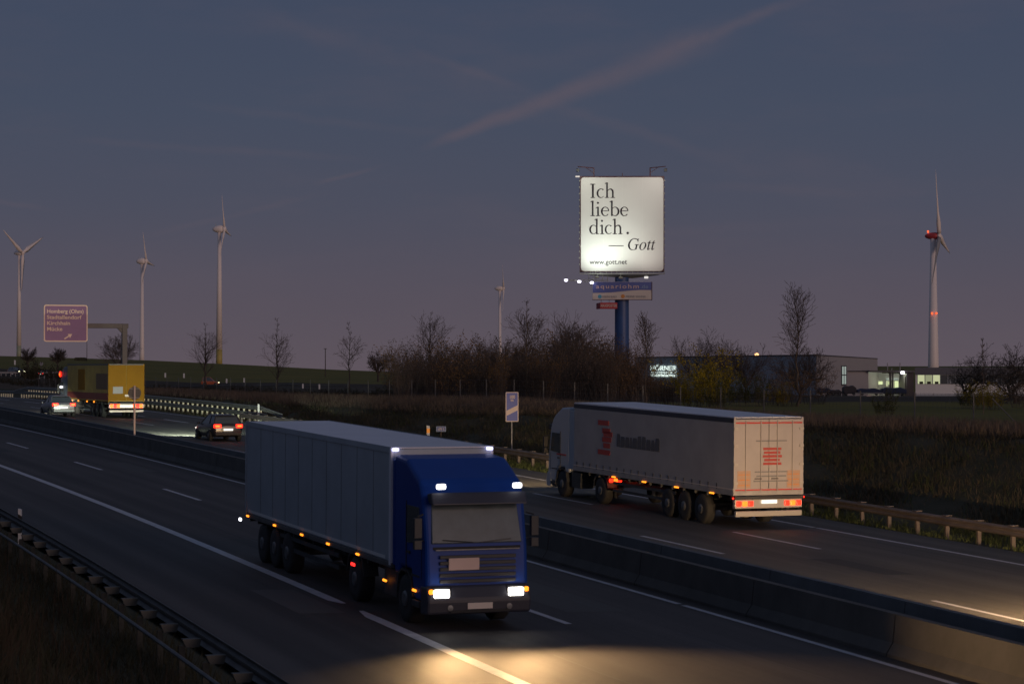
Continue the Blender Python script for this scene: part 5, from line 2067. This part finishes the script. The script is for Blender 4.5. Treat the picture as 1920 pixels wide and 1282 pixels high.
# slip road, its rail and small distant traffic
sr = MB()
us = [(-260, 455), (-100, 452), (0, 450), (130, 470), (260, 500), (400, 530), (560, 540)]
for (ua, Da), (ub, Db) in zip(us[:-1], us[1:]):
    for i in range(8):
        t0_, t1_ = i / 8, (i + 1) / 8
        q = []
        for t_ in (t0_, t1_):
            u_, D__ = ua + (ub - ua) * t_, Da + (Db - Da) * t_
            for dd_ in (0, 7):
                x_, y_ = (u_ - 960) / FPX * D__, D__ + dd_
                q.append((x_, y_, gat(x_, y_) + .22))
        sr.add(q, [(0, 2, 3, 1)])
struct(sr.obj('slip_road', M['asph']))
rb_ = Vector((*xy(60, 446), hz(705, 446)))
rl = thing('guard_rail', 'short distant guard rail on the slip road at the left edge', 'guard rail', rb_)
mb = MB()
kk = 446 / FPX
mb.box((-220 - 60) * kk, (128 - 60) * kk, -.05, .05, .55, .85)
mb.obj('beam', M['steel'], rl)
pm = MB().box(-.08, .08, -.06, .06, -1.5, .6).mesh('post', M['steel'])
for i in range(26):
    inst('post', pm, rl, ((128 - 9 * i - 60) * kk, .1, 0))
for i, (u, D_, lab, pt, rot_, bm_) in enumerate(((20, 455, 'distant car with lit headlamps on the slip road at the left edge', 'silver', pi * 1.75, 0), (76, 458, 'distant car with a red lamp on the slip road under the round sign', 'carblk', .9, 0),
                                                 (378, 531, 'distant orange red car on the country road behind the hedge', 'redcar', 0.0, 0))):
    x_ = (u - 960) / FPX * D_
    c = car('distant_car', lab, 0, 0, M[pt], 'van' if i == 2 else 'hatch', at_=(x_, D_, gat(x_, D_ + 2) + .24), rot=rot_, beams=0)
    if i != 1:
        for ch in list(c.children):
            if ch.name.startswith('headlamp'):
                ch.data.materials[0] = emat('distant_headlamp', (1, .95, .6), 6)
    if i != 1:
        for ch in list(c.children):
            if ch.name.startswith('tail_lamp'):
                for g_ in list(ch.children):
                    bpy.data.objects.remove(g_)
                ch.data.materials[0] = M['redl']

# shrubs: a few grown meshes, reused
def shrub_mesh(seed, H, Wd, nst, nleaf, leafm, twm, lean=.25, leafsz=.06, top=True):
    rnd = random.Random(seed)
    st = MB()
    tips = []
    for i in range(nst):
        a = rnd.uniform(0, 2 * pi)
        r = rnd.random() ** .6 * Wd * .35
        p = Vector((cos(a) * r, sin(a) * r * .7, -.2))
        d = Vector((cos(a) * lean * rnd.random() * 1.4, sin(a) * lean * rnd.random(), 1)).normalized()
        h = H * rnd.uniform(.55, 1.05)
        n = 7
        rr0 = rnd.uniform(.012, .03)
        for k in range(n):
            d = (d + Vector((rnd.gauss(0, .09), rnd.gauss(0, .09), .03))).normalized()
            q = p + d * (h / n)
            st.tube(p, q, rr0 * (1 - k / n * .7), rr0 * (1 - (k + 1) / n * .7), n=3, cap=False)
            p = q
            if k > 0:
                for _ in range(2):
                    aa = rnd.uniform(0, 2 * pi)
                    dd = (d + Vector((cos(aa), sin(aa), rnd.uniform(-.1, .5))) * .75).normalized()
                    L = h * rnd.uniform(.10, .24)
                    q2 = p + dd * L * .6
                    q3 = q2 + (dd + Vector((0, 0, .35))).normalized() * L * .5
                    st.tube(p, q2, .009, .007, n=3, cap=False)
                    st.tube(q2, q3, .007, .005, n=3, cap=False)
                    tips += [q2, q3]
        tips.append(p)
    lf = MB()
    for _ in range(nleaf):
        c = rnd.choice(tips) + Vector((rnd.gauss(0, .10), rnd.gauss(0, .10), rnd.gauss(0, .10)))
        a = Vector((rnd.gauss(0, 1), rnd.gauss(0, 1), rnd.gauss(0, 1))).normalized()
        b = a.orthogonal().normalized()
        z_ = leafsz * rnd.uniform(.6, 1.3)
        lf.add([c - a * z_, c + b * z_ * .7, c + a * z_, c - b * z_ * .7], [(0, 1, 2, 3)])
    return st.mesh('branches', twm), lf.mesh('leaves', leafm)


SHB = [shrub_mesh(100 + i, 4.3, 3.4, 34, 1300, M['leaf_b'] if i % 3 else M['leaf_o'], M['twig'] if i % 2 else M['twig_d']) for i in range(5)]
SHY = [shrub_mesh(200 + i, 3.8, 4.0, 26, 2600, M['leaf_y'] if i < 2 else M['leaf_g'], M['twig_d'], lean=.5, leafsz=.075) for i in range(3)]
SHD = [shrub_mesh(300 + i, 1.7, 3.0, 30, 1100, M['leaf_d'], M['twig_d'], lean=.6, leafsz=.07) for i in range(3)]


def shrub(u, D, vtop, protoset, idx, label, group, H0, wsc=1.0, name='shrub', zoff=0.0):
    x = (u - 960) / FPX * D
    z = gat(x, D) + zoff
    H = hz(vtop, D) - z
    sc = max(H / (H0 * .93), .35)
    r = thing(name, label, 'shrub', (x, D, z), (idx * 1.7) % 6.28, group)
    st, lf = protoset[idx % len(protoset)]
    r.scale = (sc * wsc, sc * wsc, sc)
    inst('branches', st, r)
    stuff(inst('leaves', lf, r))
    return r


rr = random.Random(77)
GR = 'brown leaved thicket shrubs in front of the pylon'
LAB = 'brown twiggy shrub in the dense thicket between the field and the lit name'
prof_top = [(735, 668), (760, 655), (790, 668), (830, 662), (860, 650), (900, 655), (930, 645), (960, 655), (1000, 650), (1040, 650), (1080, 632), (1110, 640), (1150, 662), (1200, 655), (1235, 668), (1270, 680)]
n_ = 0
for row, (Dd, dv_) in enumerate(((205, -4), (188, 6), (172, 20))):
    u = 742 + row * 9
    while u < (1285 if row else 1240):
        vt = np.interp(u, [a for a, _ in prof_top], [b for _, b in prof_top]) + dv_ + rr.uniform(-9, 12)
        if u > 1206:
            vt = max(vt, 712)
        shrub(u, Dd + rr.uniform(-6, 6), vt, SHB, rr.randrange(50), LAB, GR, 4.3, rr.uniform(.85, 1.2))
        u += rr.uniform(17, 26)
        n_ += 1
for u, D_, vt, i, lab in ((1320, 146, 668, 0, 'large yellow green bush right of the lit name'), (1298, 142, 705, 1, 'lower yellowish bush in front of the large one'), (1350, 158, 690, 1, 'yellow bush to the right of the large yellow green one'),
                          (1385, 150, 715, 2, 'olive bush under the warm roof lamp'), (1416, 150, 712, 2, 'olive bush left of the hall gap'), (1345, 140, 722, 2, 'dark olive bush behind the fence above the curtain lorry'),
                          (1462, 150, 722, 0, 'small yellow brown bush by the tall narrow tree'), (1838, 140, 722, 0, 'yellow bush at the foot of the orchard tree'), (1862, 138, 730, 1, 'yellow bush right of the pale sapling'),
                          (1815, 142, 738, 2, 'olive bush left of the pale sapling'), (1660, 118, 780, 2, 'tiny weed clump on the bank at a fence post')):
    shrub(u, D_, vt, SHY, i, lab, None, 3.8, .95)
for u, D_, vt, lab in ((1912, 145, 735, 'dark bare bush at the right edge'), (1440, 155, 700, 'reddish bare bush left of the tall narrow tree'), (1475, 150, 705, 'reddish bare bush at the trunk of the tall narrow tree'), (1525, 160, 700, 'reddish bare bush before the hall corner'), (1938, 138, 735, 'dark bare bush beyond the right edge'),
                       (1235, 150, 712, 'dark shrub left below the lit name'), (1262, 150, 718, 'dark shrub right below the lit name')):
    shrub(u, D_, vt, SHB, int(u) % 5, lab, None, 4.3, 1.25)
u = 272
while u < 760:
    D_ = float(np.interp(u, [270, 480, 760], [235, 205, 180]))
    shrub(u, D_ + rr.uniform(-5, 12), 725 + rr.uniform(-4, 6) + (u > 500) * 4, SHD, rr.randrange(30), 'low dark bush in the hedge strip behind the fence', 'low dark hedge bushes behind the fence', 1.7, rr.uniform(.9, 1.3), 'hedge_bush')
    u += rr.uniform(13, 20)
u = -10
while u < 270:
    shrub(u, 335 + rr.uniform(-8, 12), 709 + u * .03 + rr.uniform(-3, 5), SHD, rr.randrange(30), 'low dark bush between the motorway and the slip road at left', 'low dark bushes beside the slip road', 1.7, rr.uniform(1.0, 1.5), 'hedge_bush')
    u += rr.uniform(15, 22)
for u, vt in ((55, 680), (62, 690), (105, 688), (118, 695)):
    shrub(u, 420, vt, SHD, int(u), 'dark bush below the small ridge tree at left', 'dark bushes on the slope below the ridge trees', 1.7, 1.0, 'hedge_bush')


# ---------------------------------------------------------------- grass
def blades(name, n, sfun, m, hmin, hmax, w, seed, lean=.35):
    rng = np.random.default_rng(seed)
    s, o = sfun(rng, n)
    x, y = plan(s, o)
    z = ground(s, o)
    h = rng.uniform(hmin, hmax, n)
    a = rng.uniform(0, 2 * pi, n)
    la = rng.normal(0, lean, n) * h
    lb = rng.normal(0, lean, n) * h
    dx, dy = np.cos(a) * w / 2, np.sin(a) * w / 2
    V = np.zeros((n, 5, 3))
    V[:, 0] = np.stack([x - dx, y - dy, z - .05], 1)
    V[:, 1] = np.stack([x + dx, y + dy, z - .05], 1)
    V[:, 2] = np.stack([x + dx * .7 + la * .4, y + dy * .7 + lb * .4, z + h * .6], 1)
    V[:, 3] = np.stack([x - dx * .7 + la * .4, y - dy * .7 + lb * .4, z + h * .6], 1)
    V[:, 4] = np.stack([x + la, y + lb, z + h], 1)
    idx = np.arange(n)[:, None] * 5
    quads = (idx + np.array([0, 1, 2, 3]))
    tris = (idx + np.array([3, 2, 4]))
    me = bpy.data.meshes.new(name)
    me.vertices.add(n * 5)
    me.vertices.foreach_set('co', V.ravel())
    me.loops.add(n * 7)
    li = np.concatenate([quads, tris], 1).ravel()
    me.loops.foreach_set('vertex_index', li)
    me.polygons.add(n * 2)
    st = np.stack([np.arange(n) * 7, np.arange(n) * 7 + 4], 1).ravel()
    me.polygons.foreach_set('loop_start', st)
    me.materials.append(m)
    me.update(calc_edges=True)
    o_ = bpy.data.objects.new(name, me)
    COL.objects.link(o_)
    return o_


def clump(rng, n, s0, s1, o0, o1, pw=1.0, cl=.6):
    k = max(n // 12, 1)
    cs = s0 + (s1 - s0) * rng.random(k) ** pw
    co = rng.uniform(o0, o1, k)
    i = rng.integers(0, k, n)
    return cs[i] + rng.normal(0, cl, n), np.clip(co[i] + rng.normal(0, cl, n), o0, o1)


stuff(blades('bank_grass', 110000, lambda r, n: clump(r, n, 50, 230, 26.9, 35.5, 1.3, .9), M['bl_d'], .08, .30, .03, 1, .55), 'dark rough grass covering the cutting slope behind the far rail', 'grass')
stuff(blades('bank_dry_grass', 9000, lambda r, n: clump(r, n, 50, 230, 27.5, 35.5, 1.3, .30), M['bl_b2'], .15, .45, .025, 6, .5), 'scattered pale dry stalks on the cutting slope', 'grass')
stuff(blades('bank_green_tufts', 9000, lambda r, n: clump(r, n, 50, 200, 26.9, 34, 1.2, .35), M['bl_g'], .10, .35, .03, 7, .5), 'dark green tufts low on the cutting slope', 'grass')
stuff(blades('crest_dry_grass', 70000, lambda r, n: clump(r, n, 55, 260, 34.4, 39.3, 1.2, .8), M['bl_b'], .15, .62, .022, 2, .4), 'pale brown dry grass along the top of the bank', 'grass')
stuff(blades('verge_tufts', 24000, lambda r, n: clump(r, n, 40, 160, 24.1, 26.6, 1.2, .25), M['bl_g'], .08, .26, .025, 3, .45), 'short grass under the far guard rail', 'grass')
stuff(blades('near_bank_grass', 80000, lambda r, n: clump(r, n, 18, 110, -13, -4.9, 1.4, .35), M['bl_n'], .10, .42, .014, 4, .55), 'dark grass on the near bank at the lower left', 'grass')
stuff(blades('near_bank_weeds', 5000, lambda r, n: clump(r, n, 18, 90, -12.5, -5.8, 1.4, .22), M['bl_r'], .35, 1.0, .012, 5, .3), 'tall dark weed stems on the near bank at the lower left', 'weeds')


# give every repeated shrub a label of its own from what stands nearest to it
ORD = ['', 'second ', 'third ', 'fourth ', 'fifth ', 'sixth ', 'seventh ', 'eighth ', 'ninth ', 'tenth ']


def relabel(group, marks, noun, rows=None):
    objs = [o for o in COL.objects if o.get('group') == group]
    byrow = {}
    for o in objs:
        D__ = o.location.y
        row = '' if not rows else min(rows, key=lambda r: abs(r[0] - D__))[1]
        byrow.setdefault(row, []).append((960 + FPX * o.location.x / D__, o))
    for row, lst in byrow.items():
        lst.sort(key=lambda t: t[0])
        cnt = {}
        buckets = {}
        for u_, o in lst:
            m = min(marks, key=lambda q: abs(q[0] - u_))
            side = 'left' if u_ < m[0] else 'right'
            buckets.setdefault((m, side), []).append((abs(u_ - m[0]), o))
        for (m, side), bl in buckets.items():
            bl.sort(key=lambda t: t[0])
            for i, (_, o) in enumerate(bl):
                o['label'] = ' '.join(f"{row}{noun}, {ORD[i] if i < 10 else ''}{side} of {m[1]}".split())


relabel(GR, ((742, 'the thicket corner'), (806, 'the upswept bare tree'), (937, 'the turbine tower'), (1076, 'the broad twiggy tree'), (1166, 'the blue pylon'), (1245, 'the lit name')),
        'brown thicket shrub', ((205, 'back row '), (188, 'middle row '), (172, 'front row ')))
relabel('low dark hedge bushes behind the fence', ((268, 'the yellow lorry'), (411, 'the yellow turbine base'), (519, 'the tall slender tree'), (655, 'the small slender tree'), (740, 'the thicket corner')), 'low hedge bush behind the fence')
relabel('low dark bushes beside the slip road', ((0, 'the photo edge'), (77, 'the faint round sign'), (163, 'the thin mast'), (232, 'the gantry post')), 'low bush beside the slip road')
relabel('dark bushes on the slope below the ridge trees', ((58, 'the small ridge tree'), (111, 'the round ridge tree')), 'dark slope bush')
